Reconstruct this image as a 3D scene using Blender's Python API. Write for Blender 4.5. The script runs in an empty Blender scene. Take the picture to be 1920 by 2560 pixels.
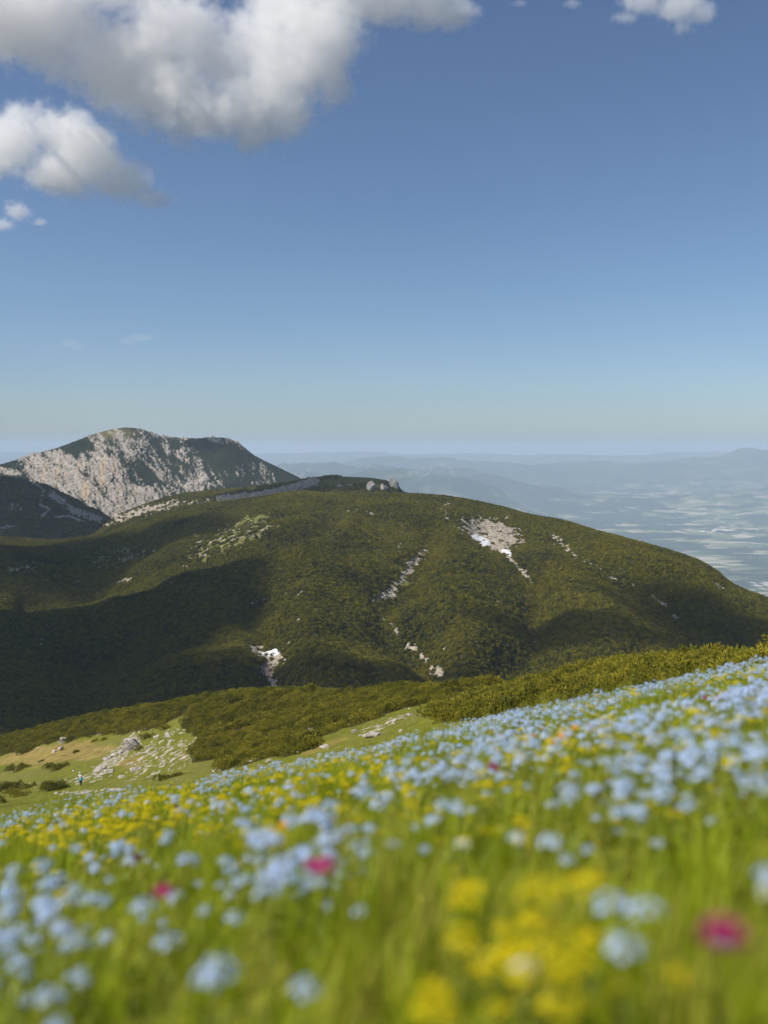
import bpy, math, random
import numpy as np
from mathutils import Vector, Matrix, noise as mnoise

random.seed(7)
RNG = np.random.default_rng(11)
SC = bpy.context.scene
COL = SC.collection
R = math.radians

# ------------------------------------------------------------------ camera, sky, sun, exposure
F = 35.0 / 36.0 * 2560.0          # focal length in photograph pixels
HZ = 1118.0                       # eye level in the photograph
cd = bpy.data.cameras.new('camera')
cam = bpy.data.objects.new('camera', cd)
COL.objects.link(cam)
cam.location = (0, 0, 0)
cam.rotation_euler = (R(90), 0, 0)
cd.sensor_fit = 'VERTICAL'
cd.sensor_height = 36.0
cd.sensor_width = 27.0
cd.lens = 35.0
cd.shift_y = -(1280.0 - HZ) / 2560.0
cd.clip_start = 0.02
cd.clip_end = 400000.0
cd.dof.use_dof = True
cd.dof.focus_distance = 260.0
cd.dof.aperture_fstop = 1.6
cd.dof.aperture_blades = 0
SC.camera = cam

SUN_AZ, SUN_EL = R(-112), R(46)   # azimuth from +Y towards +X
SUN_DIR = Vector((math.sin(SUN_AZ) * math.cos(SUN_EL), math.cos(SUN_AZ) * math.cos(SUN_EL), math.sin(SUN_EL)))
w = bpy.data.worlds.new('World')
SC.world = w
w.use_nodes = True
wn = w.node_tree
sky = wn.nodes.new('ShaderNodeTexSky')
sky.sky_type = 'NISHITA'
sky.sun_disc = False
sky.sun_elevation = SUN_EL
sky.sun_rotation = SUN_AZ
sky.altitude = 1800
sky.air_density = 1.0
sky.dust_density = 2.8
sky.ozone_density = 4.2
bgn = wn.nodes['Background']
bgn.inputs['Strength'].default_value = 0.09
wn.links.new(sky.outputs[0], bgn.inputs['Color'])
sd = bpy.data.lights.new('sun', 'SUN')
sd.energy = 5.0
sd.angle = R(0.53)
sd.color = (1.0, 0.94, 0.84)
sun = bpy.data.objects.new('sun', sd)
COL.objects.link(sun)
sun.rotation_euler = (-SUN_DIR).to_track_quat('-Z', 'Y').to_euler()
SC.view_settings.view_transform = 'Standard'
SC.view_settings.look = 'None'
SC.view_settings.exposure = 0.25
SC.view_settings.gamma = 1.0
SC.render.engine = 'CYCLES'
SC.cycles.use_denoising = True
SC.cycles.max_bounces = 18
SC.cycles.diffuse_bounces = 3
SC.cycles.transmission_bounces = 4
SC.cycles.transparent_max_bounces = 8
SC.cycles.volume_bounces = 16
SC.cycles.volume_step_rate = 1.5
SC.cycles.volume_max_steps = 256
SC.cycles.use_adaptive_sampling = True
SC.cycles.adaptive_threshold = 0.02
SC.cycles.sample_clamp_indirect = 6.0

# ------------------------------------------------------------------ numpy helpers
_perm = np.random.default_rng(5).permutation(512)
_perm = np.concatenate([_perm, _perm, _perm])
_ang = np.random.default_rng(6).random(512) * 2 * np.pi
_gx, _gy = np.cos(_ang), np.sin(_ang)

def noise2(x, y, seed=0):
    x = np.asarray(x, float) + seed * 17.31; y = np.asarray(y, float) - seed * 9.77
    xi = np.floor(x).astype(np.int64); yi = np.floor(y).astype(np.int64)
    xf = x - xi; yf = y - yi
    u = xf * xf * xf * (xf * (xf * 6 - 15) + 10); v = yf * yf * yf * (yf * (yf * 6 - 15) + 10)
    def g(ix, iy, dx, dy):
        h = _perm[(_perm[ix & 511] + iy) & 511]
        return _gx[h] * dx + _gy[h] * dy
    a = g(xi, yi, xf, yf); b = g(xi + 1, yi, xf - 1, yf)
    c = g(xi, yi + 1, xf, yf - 1); d = g(xi + 1, yi + 1, xf - 1, yf - 1)
    return (a + u * (b - a)) * (1 - v) + (c + u * (d - c)) * v * 1.0

def fbm(x, y, octaves=4, seed=0, gain=0.5):
    s = 0; a = 1.0; f = 1.0
    for k in range(octaves):
        s = s + a * noise2(x * f, y * f, seed + k * 3)
        a *= gain; f *= 2.03
    return s

def ridged(x, y, octaves=4, seed=0, gain=0.55):
    s = 0; a = 1.0; f = 1.0
    for k in range(octaves):
        s = s + a * (1 - 2.2 * np.abs(noise2(x * f, y * f, seed + k * 5)))
        a *= gain; f *= 2.1
    return s

def sstep(a, b, x):
    t = np.clip((x - a) / (b - a), 0, 1)
    return t * t * (3 - 2 * t)

def pchip(xs, ys, x):
    xs = np.asarray(xs, float); ys = np.asarray(ys, float); x = np.asarray(x, float)
    h = np.diff(xs); d = np.diff(ys) / h
    m = np.zeros_like(xs)
    for i in range(1, len(xs) - 1):
        if d[i - 1] * d[i] > 0:
            w1 = 2 * h[i] + h[i - 1]; w2 = h[i] + 2 * h[i - 1]
            m[i] = (w1 + w2) / (w1 / d[i - 1] + w2 / d[i])
    m[0] = d[0]; m[-1] = d[-1]
    i = np.clip(np.searchsorted(xs, x) - 1, 0, len(xs) - 2)
    t = np.clip((x - xs[i]) / h[i], 0, 1)
    t2 = t * t; t3 = t2 * t
    return ((2 * t3 - 3 * t2 + 1) * ys[i] + (t3 - 2 * t2 + t) * h[i] * m[i] +
            (-2 * t3 + 3 * t2) * ys[i + 1] + (t3 - t2) * h[i] * m[i + 1])

def px_of(X, Y, Z):
    return X / Y * F + 960.0, HZ - Z / Y * F

def pt(px, py, y):
    return np.array([(px - 960.0) / F * y, y, (HZ - py) / F * y])

def seg_dist(px, py, line, aspect=1.0):
    """distance to a polyline and the fraction along it"""
    best = np.full(np.shape(px), 1e9)
    for (x0, y0), (x1, y1) in zip(line[:-1], line[1:]):
        dx, dy = x1 - x0, (y1 - y0) * aspect
        t = np.clip(((px - x0) * dx + (py - y0) * aspect * dy) / (dx * dx + dy * dy + 1e-9), 0, 1)
        d = np.hypot(px - x0 - t * dx, (py - y0) * aspect - t * dy)
        best = np.minimum(best, d)
    return best

def link(o, parent=None):
    COL.objects.link(o)
    if parent is not None:
        o.parent = parent
    return o

def tag(o, label=None, cat=None, group=None, kind=None):
    if label: o['label'] = label
    if cat: o['category'] = cat
    if group: o['group'] = group
    if kind: o['kind'] = kind
    return o

def mesh_np(name, V, faces, mat=None, smooth=True, attrs=None, mat_idx=None):
    """faces: array (n,3) or (n,4) or list of such arrays"""
    me = bpy.data.meshes.new(name)
    V = np.asarray(V, np.float32)
    if not isinstance(faces, list): faces = [faces]
    faces = [np.asarray(f, np.int32) for f in faces if len(f)]
    me.vertices.add(len(V)); me.vertices.foreach_set('co', V.ravel())
    if faces:
        loops = np.concatenate([f.ravel() for f in faces])
        tot = np.concatenate([np.full(len(f), f.shape[1], np.int32) for f in faces])
        start = np.concatenate([[0], np.cumsum(tot)[:-1]]).astype(np.int32)
        me.loops.add(len(loops)); me.loops.foreach_set('vertex_index', loops)
        me.polygons.add(len(tot)); me.polygons.foreach_set('loop_start', start)
        me.polygons.foreach_set('loop_total', tot)
        if mat_idx is not None: me.polygons.foreach_set('material_index', np.asarray(mat_idx, np.int32))
        me.polygons.foreach_set('use_smooth', np.full(len(tot), smooth))
    for k, v in (attrs or {}).items():
        v = np.asarray(v, np.float32)
        if v.ndim == 1:
            me.attributes.new(k, 'FLOAT', 'POINT').data.foreach_set('value', v)
        else:
            me.attributes.new(k, 'FLOAT_VECTOR', 'POINT').data.foreach_set('vector', v.ravel())
    for m in (mat if isinstance(mat, (list, tuple)) else [mat]):
        if m: me.materials.append(m)
    me.update(); me.validate()
    return me

def obj_np(name, V, faces, mat=None, parent=None, **kw):
    return link(bpy.data.objects.new(name, mesh_np(name, V, faces, mat, **kw)), parent)

def grid_faces(n, m):
    i = np.arange(n * m).reshape(n, m)
    return np.stack([i[:-1, :-1], i[:-1, 1:], i[1:, 1:], i[1:, :-1]], -1).reshape(-1, 4)   # rows go away, columns go right

class Sheet:
    """a terrain sheet: grids X,Y,Z (rows away from the viewer, columns to the right)"""
    def __init__(s, X, Y, Z):
        s.X, s.Y, s.Z = X, Y, Z
        s.PX, s.PY = px_of(X, np.maximum(Y, 1e-3), Z)
    def build(s, name, mat, attrs=None, kind='structure', label=None, cat=None):
        n, m = s.X.shape
        o = obj_np(name, np.stack([s.X, s.Y, s.Z], -1).reshape(-1, 3), grid_faces(n, m), mat,
                   attrs={k: v.ravel() for k, v in (attrs or {}).items()})
        tag(o, label, cat, kind=kind)
        return o
    def scatter(s, dens, rng=RNG):
        """random points with dens (per square metre, at the vertices)"""
        P = np.stack([s.X, s.Y, s.Z], -1)
        a = P[:-1, 1:] - P[:-1, :-1]; b = P[1:, :-1] - P[:-1, :-1]
        area = np.linalg.norm(np.cross(a, b), axis=-1)
        e = area * 0.25 * (dens[:-1, 1:] + dens[:-1, :-1] + dens[1:, 1:] + dens[1:, :-1])
        n = np.floor(e + rng.random(e.shape)).astype(int)
        I, J = np.nonzero(n)
        k = n[I, J]; I = np.repeat(I, k); J = np.repeat(J, k)
        u = rng.random(len(I))[:, None]; v = rng.random(len(I))[:, None]
        return (P[I, J] * (1 - u) * (1 - v) + P[I, J + 1] * u * (1 - v) + P[I + 1, J] * (1 - u) * v + P[I + 1, J + 1] * u * v)

# ------------------------------------------------------------------ materials
def new_mat(name):
    m = bpy.data.materials.new(name); m.use_nodes = True
    nt = m.node_tree
    return m, nt, nt.nodes['Principled BSDF']

class NB:
    """small node builder"""
    def __init__(s, nt): s.nt = nt; s.pos = None
    def n(s, t, **kw):
        nd = s.nt.nodes.new(t)
        for k, v in kw.items(): setattr(nd, k, v)
        return nd
    def l(s, a, b): s.nt.links.new(a, b)
    def P(s):
        if s.pos is None: s.pos = s.n('ShaderNodeNewGeometry').outputs['Position']
        return s.pos
    def scaled(s, v):
        m = s.n('ShaderNodeVectorMath', operation='MULTIPLY'); s.l(s.P(), m.inputs[0]); m.inputs[1].default_value = v
        return m.outputs[0]
    def noise(s, scale, detail=4, rough=0.55, vec=None, dist=0.0):
        nd = s.n('ShaderNodeTexNoise'); s.l(vec or s.P(), nd.inputs['Vector'])
        nd.inputs['Scale'].default_value = scale; nd.inputs['Detail'].default_value = detail
        nd.inputs['Roughness'].default_value = rough; nd.inputs['Distortion'].default_value = dist
        return nd.outputs['Fac']
    def ramp(s, fac, *stops):
        nd = s.n('ShaderNodeValToRGB'); s.l(fac, nd.inputs[0]); el = nd.color_ramp.elements
        while len(el) < len(stops): el.new(0.5)
        for e, (p, c) in zip(el, stops):
            e.position = p; e.color = tuple(c) + (1,) if not isinstance(c, (int, float)) else (c, c, c, 1)
        return nd.outputs[0]
    def attr(s, name): return s.n('ShaderNodeAttribute', attribute_name=name).outputs['Fac']
    def mix(s, fac, a, b, mode='MIX'):
        nd = s.n('ShaderNodeMix', data_type='RGBA', blend_type=mode)
        for k, v in ((0, fac), (6, a), (7, b)):
            if isinstance(v, (int, float)): nd.inputs[k].default_value = v
            elif isinstance(v, tuple): nd.inputs[k].default_value = v + (1,)
            else: s.l(v, nd.inputs[k])
        return nd.outputs[2]
    def math(s, op, a, b=0.0, clamp=False):
        nd = s.n('ShaderNodeMath', operation=op, use_clamp=clamp)
        for k, v in ((0, a), (1, b)):
            if isinstance(v, (int, float)): nd.inputs[k].default_value = v
            else: s.l(v, nd.inputs[k])
        return nd.outputs[0]
    def bump(s, h, dist, strength=1.0):
        nd = s.n('ShaderNodeBump'); s.l(h, nd.inputs['Height']); nd.inputs['Distance'].default_value = dist
        nd.inputs['Strength'].default_value = strength
        return nd.outputs[0]
    def thr(s, v, lo, hi): return s.ramp(v, (lo, 0.0), (hi, 1.0))

def flat_mat(name, col, rough=0.8, var=0.25, scale=40.0, spec=0.3, trans=0.0, obj_var=0.0):
    m, nt, b = new_mat(name); q = NB(nt)
    n = q.noise(scale, 3)
    c = q.mix(n, tuple(x * (1 - var) for x in col), tuple(min(1, x * (1 + var)) for x in col))
    if obj_var:
        oi = q.n('ShaderNodeObjectInfo').outputs['Random']
        c = q.mix(oi, c, q.mix(1.0, c, tuple(1 - obj_var * k for k in (1, .7, .5)), 'MULTIPLY'))
    q.l(c, b.inputs['Base Color'])
    b.inputs['Roughness'].default_value = rough
    b.inputs['Specular IOR Level'].default_value = spec
    if trans:
        tr = q.n('ShaderNodeBsdfTranslucent'); q.l(c, tr.inputs['Color'])
        ms = q.n('ShaderNodeMixShader'); ms.inputs[0].default_value = trans
        q.l(b.outputs[0], ms.inputs[1]); q.l(tr.outputs[0], ms.inputs[2])
        q.l(ms.outputs[0], nt.nodes['Material Output'].inputs['Surface'])
    return m

def pine_mat(name, dark, light, warm, scale_big, near=False):
    m, nt, b = new_mat(name); q = NB(nt)
    oi = q.n('ShaderNodeObjectInfo').outputs['Random']
    big = q.noise(scale_big, 4, 0.6)
    f = q.math('ADD', q.math('MULTIPLY', oi, 0.5), q.math('MULTIPLY', big, 0.9))
    c = q.ramp(f, (0.35, dark), (0.62, light), (0.95, warm))
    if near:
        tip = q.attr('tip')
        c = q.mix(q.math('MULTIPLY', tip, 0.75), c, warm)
    q.l(c, b.inputs['Base Color'])
    b.inputs['Roughness'].default_value = 0.75
    b.inputs['Specular IOR Level'].default_value = 0.15
    return m

def rock_mat(name, scale=1.0):
    m, nt, b = new_mat(name); q = NB(nt)
    n1 = q.noise(0.9 * scale, 6, 0.65); n2 = q.noise(5 * scale, 5, 0.6)
    c = q.ramp(n1, (0.3, (0.20, 0.17, 0.14)), (0.5, (0.42, 0.38, 0.33)), (0.75, (0.56, 0.53, 0.48)))
    c = q.mix(q.thr(n2, 0.55, 0.75), c, (0.20, 0.18, 0.13))
    q.l(c, b.inputs['Base Color']); b.inputs['Roughness'].default_value = 0.9
    q.l(q.bump(n2, 0.25 / scale, 0.8), b.inputs['Normal'])
    return m

M = {}
M['pine_far'] = pine_mat('pine_scrub', (0.010, 0.014, 0.003), (0.066, 0.067, 0.004), (0.138, 0.118, 0.006), 0.012)
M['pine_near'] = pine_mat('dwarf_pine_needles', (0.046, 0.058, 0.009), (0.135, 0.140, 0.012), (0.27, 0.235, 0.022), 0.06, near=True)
M['bark'] = flat_mat('pine_bark', (0.07, 0.05, 0.035), 0.9, 0.3, 6)
M['rock'] = rock_mat('limestone')
M['snow'] = flat_mat('old_snow', (0.55, 0.56, 0.59), 0.6, 0.05, 0.4)

def hill_material(name, rock_scale):
    m, nt, b = new_mat(name); q = NB(nt)
    rock = q.attr('rock'); gr = q.attr('grass')
    n1 = q.noise(0.5 * rock_scale, 6, 0.7); n2 = q.noise(0.05 * rock_scale, 4)
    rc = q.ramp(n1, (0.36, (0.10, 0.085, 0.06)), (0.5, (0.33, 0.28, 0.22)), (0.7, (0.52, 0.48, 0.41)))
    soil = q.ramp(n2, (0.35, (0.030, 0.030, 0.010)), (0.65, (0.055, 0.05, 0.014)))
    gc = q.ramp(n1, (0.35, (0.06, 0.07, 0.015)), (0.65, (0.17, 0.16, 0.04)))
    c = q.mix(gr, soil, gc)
    c = q.mix(rock, c, rc)
    q.l(c, b.inputs['Base Color']); b.inputs['Roughness'].default_value = 0.95
    b.inputs['Specular IOR Level'].default_value = 0.1
    q.l(q.bump(n1, 1.5, 0.8), b.inputs['Normal'])
    return m

M['hill'] = hill_material('hill_ground', 1.0)

# ------------------------------------------------------------------ small mesh builders (numpy triangle soup)
def merge(parts):
    """parts: (V, F, tip) -> one"""
    Vs, Fs, Ts = [], [], []; o = 0
    for V, Fc, T in parts:
        Vs.append(V); Fs.append(np.asarray(Fc) + o); Ts.append(T); o += len(V)
    return np.concatenate(Vs), np.concatenate(Fs), np.concatenate(Ts)

def rotz(V, a):
    c, s = math.cos(a), math.sin(a)
    return V @ np.array([[c, s, 0], [-s, c, 0], [0, 0, 1.0]])

def pine_bush(rng, r=1.3, h=1.6, tufts=46, blades=13, tl=0.55):
    """dwarf pine: upturned brushes of needles over a low dome, each brush a spray of narrow blades"""
    V, Fc, T = [], [], []
    for k in range(tufts):
        th = rng.random() * 2 * np.pi; q = math.sqrt(rng.random())
        el = 1 - q * q * 0.85
        base = np.array([math.cos(th) * q * r, math.sin(th) * q * r, h * el * rng.uniform(0.55, 0.95) - 0.25])
        axis = np.array([math.cos(th) * q * 1.0, math.sin(th) * q * 1.0, 0.8]) + rng.normal(0, .28, 3)
        axis /= np.linalg.norm(axis)
        L = tl * rng.uniform(0.7, 1.3)
        u = np.cross(axis, [0.3, 0.9, 0.1]); u /= np.linalg.norm(u); v = np.cross(axis, u)
        for b in range(blades):
            a = b * 2.4 + rng.random(); s = b / blades
            o = base + axis * (s * L * 0.75 - 0.1)
            out = u * math.cos(a) + v * math.sin(a)
            d = out * (0.75 - 0.35 * s) + axis * (0.55 + 0.5 * s)
            side = np.cross(d, axis + rng.normal(0, .3, 3)); side /= np.linalg.norm(side) + 1e-6
            ln = L * rng.uniform(0.5, 0.8); wd = L * 0.13
            i = len(V)
            V += [o - side * wd, o + side * wd, o + d * ln]
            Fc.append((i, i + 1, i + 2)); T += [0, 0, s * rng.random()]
    return np.array(V), np.array(Fc), np.array(T)

def far_bush(rng, r=1.7, h=1.8, n=46):
    """low detail pine mound for slopes a kilometre away: ragged dome with spikes"""
    V, Fc, T = [], [], []
    for k in range(n):
        th = rng.random() * 2 * np.pi; q = math.sqrt(rng.random())
        base = np.array([math.cos(th) * q * r, math.sin(th) * q * r, h * (1 - q * q) * rng.uniform(.5, .95) - .4])
        d = np.array([math.cos(th) * q * .7, math.sin(th) * q * .7, 1.0]) + rng.normal(0, .25, 3)
        d /= np.linalg.norm(d)
        u = np.cross(d, rng.normal(0, 1, 3)); u /= np.linalg.norm(u); v = np.cross(d, u)
        L = rng.uniform(.6, 1.1); wd = rng.uniform(.28, .5)
        i = len(V)
        V += [base + u * wd, base - u * wd * .5 + v * wd * .87, base - u * wd * .5 - v * wd * .87, base + d * L]
        Fc += [(i, i + 1, i + 3), (i + 1, i + 2, i + 3), (i + 2, i, i + 3)]; T += [0, 0, 0, 1]
    return np.array(V), np.array(Fc), np.array(T)

_ico = None
def ico(sub):
    import bmesh
    bm = bmesh.new(); bmesh.ops.create_icosphere(bm, subdivisions=sub, radius=1.0)
    V = np.array([v.co[:] for v in bm.verts]); Fc = np.array([[l.index for l in f.verts] for f in bm.faces]); bm.free()
    return V, Fc

def rock_shape(seed, sub=3, sq=(1, .8, .6), rough=.35):
    """an angular boulder: sphere cut by random planes, then roughened"""
    rng = np.random.default_rng(seed)
    V, Fc = ico(sub)
    V = V.copy()
    for k in range(13):
        n = rng.normal(0, 1, 3); n /= np.linalg.norm(n); d = rng.uniform(.55, .85)
        s = V @ n; V -= np.outer(np.maximum(s - d, 0), n)
    off = rng.uniform(-50, 50, 3)
    D = np.array([mnoise.fractal(Vector(v * 2.2 + off), 0.9, 2.1, 5) for v in V])
    V *= (1 + rough * .35 * D)[:, None]
    return V * np.array(sq), Fc

# ------------------------------------------------------------------ scattering of uncountable things with geometry nodes
def source(name, V, Fc, mat, attrs=None, smooth=False):
    return bpy.data.objects.new(name, mesh_np(name, V, Fc, mat, smooth=smooth, attrs=attrs))

def scatter_object(name, pts, srcs, scale, rng, label, cat, tilt=0.0, squash=None, kind='stuff', idx=None):
    n = len(pts)
    rot = np.stack([rng.normal(0, tilt, n), rng.normal(0, tilt, n), rng.random(n) * 2 * np.pi], -1)
    sc = np.stack([scale, scale, scale if squash is None else scale * squash], -1)
    me = mesh_np(name, pts, [], None, attrs={'s_rot': rot, 's_scl': sc})
    at = me.attributes.new('s_idx', 'INT', 'POINT')
    at.data.foreach_set('value', (rng.integers(0, len(srcs), n) if idx is None else idx).astype(np.int32))
    o = link(bpy.data.objects.new(name, me))
    g = bpy.data.node_groups.new(name + '_nodes', 'GeometryNodeTree')
    g.interface.new_socket('Geometry', in_out='INPUT', socket_type='NodeSocketGeometry')
    g.interface.new_socket('Geometry', in_out='OUTPUT', socket_type='NodeSocketGeometry')
    N = g.nodes; L = g.links
    gi = N.new('NodeGroupInput'); go = N.new('NodeGroupOutput')
    ip = N.new('GeometryNodeInstanceOnPoints')
    L.new(gi.outputs[0], ip.inputs['Points'])
    jn = N.new('GeometryNodeJoinGeometry')
    for s in reversed(srcs):
        info = N.new('GeometryNodeObjectInfo'); info.inputs['Object'].default_value = s
        info.inputs['As Instance'].default_value = True
        L.new(info.outputs['Geometry'], jn.inputs[0])
    L.new(jn.outputs[0], ip.inputs['Instance'])
    ip.inputs['Pick Instance'].default_value = True
    def na(nm, typ):
        a = N.new('GeometryNodeInputNamedAttribute'); a.data_type = typ; a.inputs['Name'].default_value = nm
        return a.outputs['Attribute']
    L.new(na('s_idx', 'INT'), ip.inputs['Instance Index'])
    e2r = N.new('FunctionNodeEulerToRotation'); L.new(na('s_rot', 'FLOAT_VECTOR'), e2r.inputs[0])
    L.new(e2r.outputs[0], ip.inputs['Rotation'])
    L.new(na('s_scl', 'FLOAT_VECTOR'), ip.inputs['Scale'])
    L.new(ip.outputs[0], go.inputs[0])
    md = o.modifiers.new('scatter', 'NODES'); md.node_group = g
    tag(o, label, cat, kind=kind)
    return o

# ================================================================== SETTING
# ------------------------------------------------------------------ plain with far hills
ys = np.geomspace(3800, 92000, 460); pxs = np.linspace(-1500, 3400, 760)
PXg, Yg = np.meshgrid(pxs, ys)
Xg = (PXg - 960) / F * Yg
Zg = np.full_like(Xg, -1300.0)
def far_range(y0, width, ctrl, seed, rough):
    top = pchip([c[0] for c in ctrl], [(HZ - c[1]) / F * y0 for c in ctrl], PXg)
    env = np.exp(-((Yg - y0) / width) ** 2)
    n = ridged(Xg / (width * 1.1), Yg / (width * 1.1), 6, seed)
    return np.maximum(0, (top + 1300) * env * (0.86 + rough * (n - 0.6)))
Zh = np.maximum.reduce([
    far_range(14500, 1500, [(-1500, 1200), (700, 1200), (900, 1185), (1100, 1198), (1230, 1225), (1330, 1275), (1450, 1305), (1600, 1310), (3400, 1290)], 3, .22),
    far_range(17500, 1700, [(-1500, 1170), (650, 1172), (850, 1160), (1000, 1168), (1180, 1182), (1330, 1212), (1560, 1240), (1750, 1232), (1920, 1222), (3400, 1200)], 8, .18),
    far_range(22500, 2200, [(-1500, 1150), (750, 1158), (930, 1138), (1100, 1134), (1190, 1140), (1290, 1154), (1420, 1142), (1550, 1150), (1700, 1142), (1800, 1128), (1880, 1112), (1960, 1110), (2300, 1120), (3400, 1120)], 14, .09),
    far_range(33000, 3500, [(-1500, 1126), (600, 1124), (900, 1122), (1200, 1128), (1500, 1130), (1700, 1124), (1920, 1122), (3400, 1120)], 21, .06),
])
Zg = Zg + Zh + 14 * fbm(Xg / 900, Yg / 900, 3, 4) * sstep(9500, 12000, Yg) + 2
m, nt, b = new_mat('valley_fields'); q = NB(nt)
vec = q.scaled((1 / 250.0, 1 / 120.0, 0.0))
wob = q.noise(0.0016, 3)
vadd = q.n('ShaderNodeVectorMath', operation='ADD'); q.l(vec, vadd.inputs[0])
cw = q.n('ShaderNodeCombineXYZ'); q.l(q.math('MULTIPLY', wob, 1.2), cw.inputs[0]); q.l(q.math('MULTIPLY', wob, 0.8), cw.inputs[1])
q.l(cw.outputs[0], vadd.inputs[1])
vor = q.n('ShaderNodeTexVoronoi', voronoi_dimensions='2D'); q.l(vadd.outputs[0], vor.inputs['Vector']); vor.inputs['Scale'].default_value = 1.0
sep = q.n('ShaderNodeSeparateColor'); q.l(vor.outputs['Color'], sep.inputs[0])
field = q.ramp(sep.outputs[0], (0.0, (0.07, 0.10, 0.03)), (0.42, (0.15, 0.19, 0.06)), (0.6, (0.26, 0.25, 0.11)), (0.8, (0.40, 0.33, 0.23)), (1.0, (0.62, 0.50, 0.38)))
nf = q.noise(1.0, 5, 0.62, vec=q.scaled((1 / 4200.0, 1 / 5200.0, 0.0)))
nf2 = q.noise(1.0, 4, 0.6, vec=q.scaled((1 / 800.0, 1 / 330.0, 0.0)))
fm = q.thr(q.math('ADD', nf, q.math('MULTIPLY', q.math('SUBTRACT', nf2, 0.5), 1.8)), 0.53, 0.60)
sz = q.n('ShaderNodeSeparateXYZ'); q.l(q.P(), sz.inputs[0])
low = q.thr(q.math('DIVIDE', q.math('ADD', sz.outputs[2], 1300.0), 1300.0), 0.12, 0.55)
inv = q.math('SUBTRACT', 1.0, q.math('MULTIPLY', low, 0.8))
fm2 = q.math('MULTIPLY', fm, inv)
forest = q.ramp(q.noise(0.004, 4), (0.3, (0.014, 0.022, 0.010)), (0.7, (0.030, 0.042, 0.016)))
c = q.mix(fm2, forest, field)
v2 = q.n('ShaderNodeTexVoronoi', voronoi_dimensions='2D'); q.l(q.scaled((1 / 55.0, 1 / 110.0, 0.0)), v2.inputs['Vector']); v2.inputs['Scale'].default_value = 1.0
s2 = q.n('ShaderNodeSeparateColor'); q.l(v2.outputs['Color'], s2.inputs[0])
town = q.math('MULTIPLY', q.thr(s2.outputs[1], 0.72, 0.74), q.thr(q.noise(0.00045, 4, 0.65), 0.56, 0.6))
c = q.mix(q.math('MULTIPLY', town, inv), c, (0.75, 0.66, 0.58))
q.l(c, b.inputs['Base Color']); b.inputs['Roughness'].default_value = 1.0; b.inputs['Specular IOR Level'].default_value = 0.0
Sheet(Xg, Yg, Zg).build('plain', m, label='wide hazy valley plain with pale fields and low wooded hills', cat='plain')

# ------------------------------------------------------------------ generic slope sheet
def slope_sheet(ridge, base_y, base_s, cols, rows, back, shape=1.5, back_r=700.0):
    """ridge: (px, py, distance) list; rises from base_y (slope base_s) to the ridge, then falls away behind"""
    cx = [r[0] for r in ridge]
    pr = pchip(cx, [r[1] for r in ridge], cols); yr = pchip(cx, [r[2] for r in ridge], cols)
    zr = (HZ - pr) / F * yr
    yb = np.interp(cols, [c[0] for c in base_y], [c[1] for c in base_y])
    zb = base_s * yb
    t = np.linspace(0, 1, rows)[:, None]
    Y1 = yb + (yr - yb) * t
    Z1 = zb + (zr - zb) * (1 - (1 - t) ** shape)
    tb = (np.linspace(0, 1, back[1] + 1)[1:] ** 1.5)[:, None] * back[0]
    Y2 = yr + tb
    Z2 = zr - 0.02 * tb - tb * tb / back_r
    Y = np.concatenate([Y1, Y2]); Z = np.concatenate([Z1, Z2])
    X = (cols - 960) / F * Y
    tt = np.concatenate([t * np.ones_like(cols), 1 + tb / back[0] * np.ones_like(cols)])
    return X, Y, Z, tt

# ------------------------------------------------------------------ far mountain
cols = np.linspace(-700, 1150, 980)
X, Y, Z, T = slope_sheet(
    [(-700, 1260, 2900), (-300, 1205, 2800), (0, 1163, 2700), (80, 1139, 2660), (150, 1119, 2640), (250, 1083, 2610), (290, 1074, 2600), (320, 1071, 2600),
     (350, 1074, 2600), (400, 1091, 2600), (430, 1095, 2600), (490, 1098, 2590), (520, 1096, 2590), (550, 1096, 2580), (590, 1106, 2570), (612, 1122, 2560),
     (640, 1143, 2540), (680, 1163, 2510), (740, 1192, 2470), (800, 1222, 2430), (950, 1290, 2350), (1150, 1370, 2250)],
    [(-700, 2150), (300, 2080), (1150, 1900)], -0.125, cols, 560, (700, 60), 1.25, 900)
PXm, PYm = px_of(X, Y, Z)
u = (PXm * 0.60 + PYm * 0.80); v = (-PXm * 0.80 + PYm * 0.60)         # strata run down to the right
uw = u + 9 * fbm(PXm / 30, PYm / 30, 3, 15); vw = v + 6 * fbm(PXm / 22, PYm / 22, 3, 16)
big = fbm(vw / 30, uw / 60, 4, 2) ; streak = fbm(vw / 9.0, uw / 26, 5, 5, .65); fine = fbm(PXm / 6, PYm / 5, 5, 9, .7)
bias = np.full_like(PXm, -1.0)
def blob(cx, cy, rx, ry, val, ang=0.0):
    global bias
    c, s = math.cos(ang), math.sin(ang)
    dx, dy = PXm - cx, PYm - cy
    d = np.hypot((dx * c + dy * s) / rx, (-dx * s + dy * c) / ry)
    bias = np.maximum(bias, val - 1.6 * sstep(.75, 1.25, d))
blob(190, 1215, 175, 62, 0.56, R(30))
blob(120, 1170, 70, 28, 0.7, R(10))
blob(20, 1182, 40, 9, 0.55, R(8))
blob(265, 1180, 85, 50, 0.45, R(20))
blob(335, 1240, 90, 42, 0.5, R(-5))
blob(300, 1270, 140, 40, 0.55, R(-8))
blob(290, 1120, 80, 46, 0.18, R(20))
blob(430, 1150, 150, 58, 0.0, R(28))
blob(480, 1215, 110, 32, 0.02, R(-15))
blob(560, 1106, 55, 9, 0.35, R(12))
blob(600, 1120, 25, 8, 0.35, R(45))
blob(420, 1092, 60, 9, 0.25, R(8))
blob(640, 1190, 60, 35, -0.25, R(20))
bias = np.where((np.hypot((PXm - 356) / 36, (PYm - 1182) / 34) < 1) & (bias > 0), bias - .75, bias)   # dark pine pocket
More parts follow.
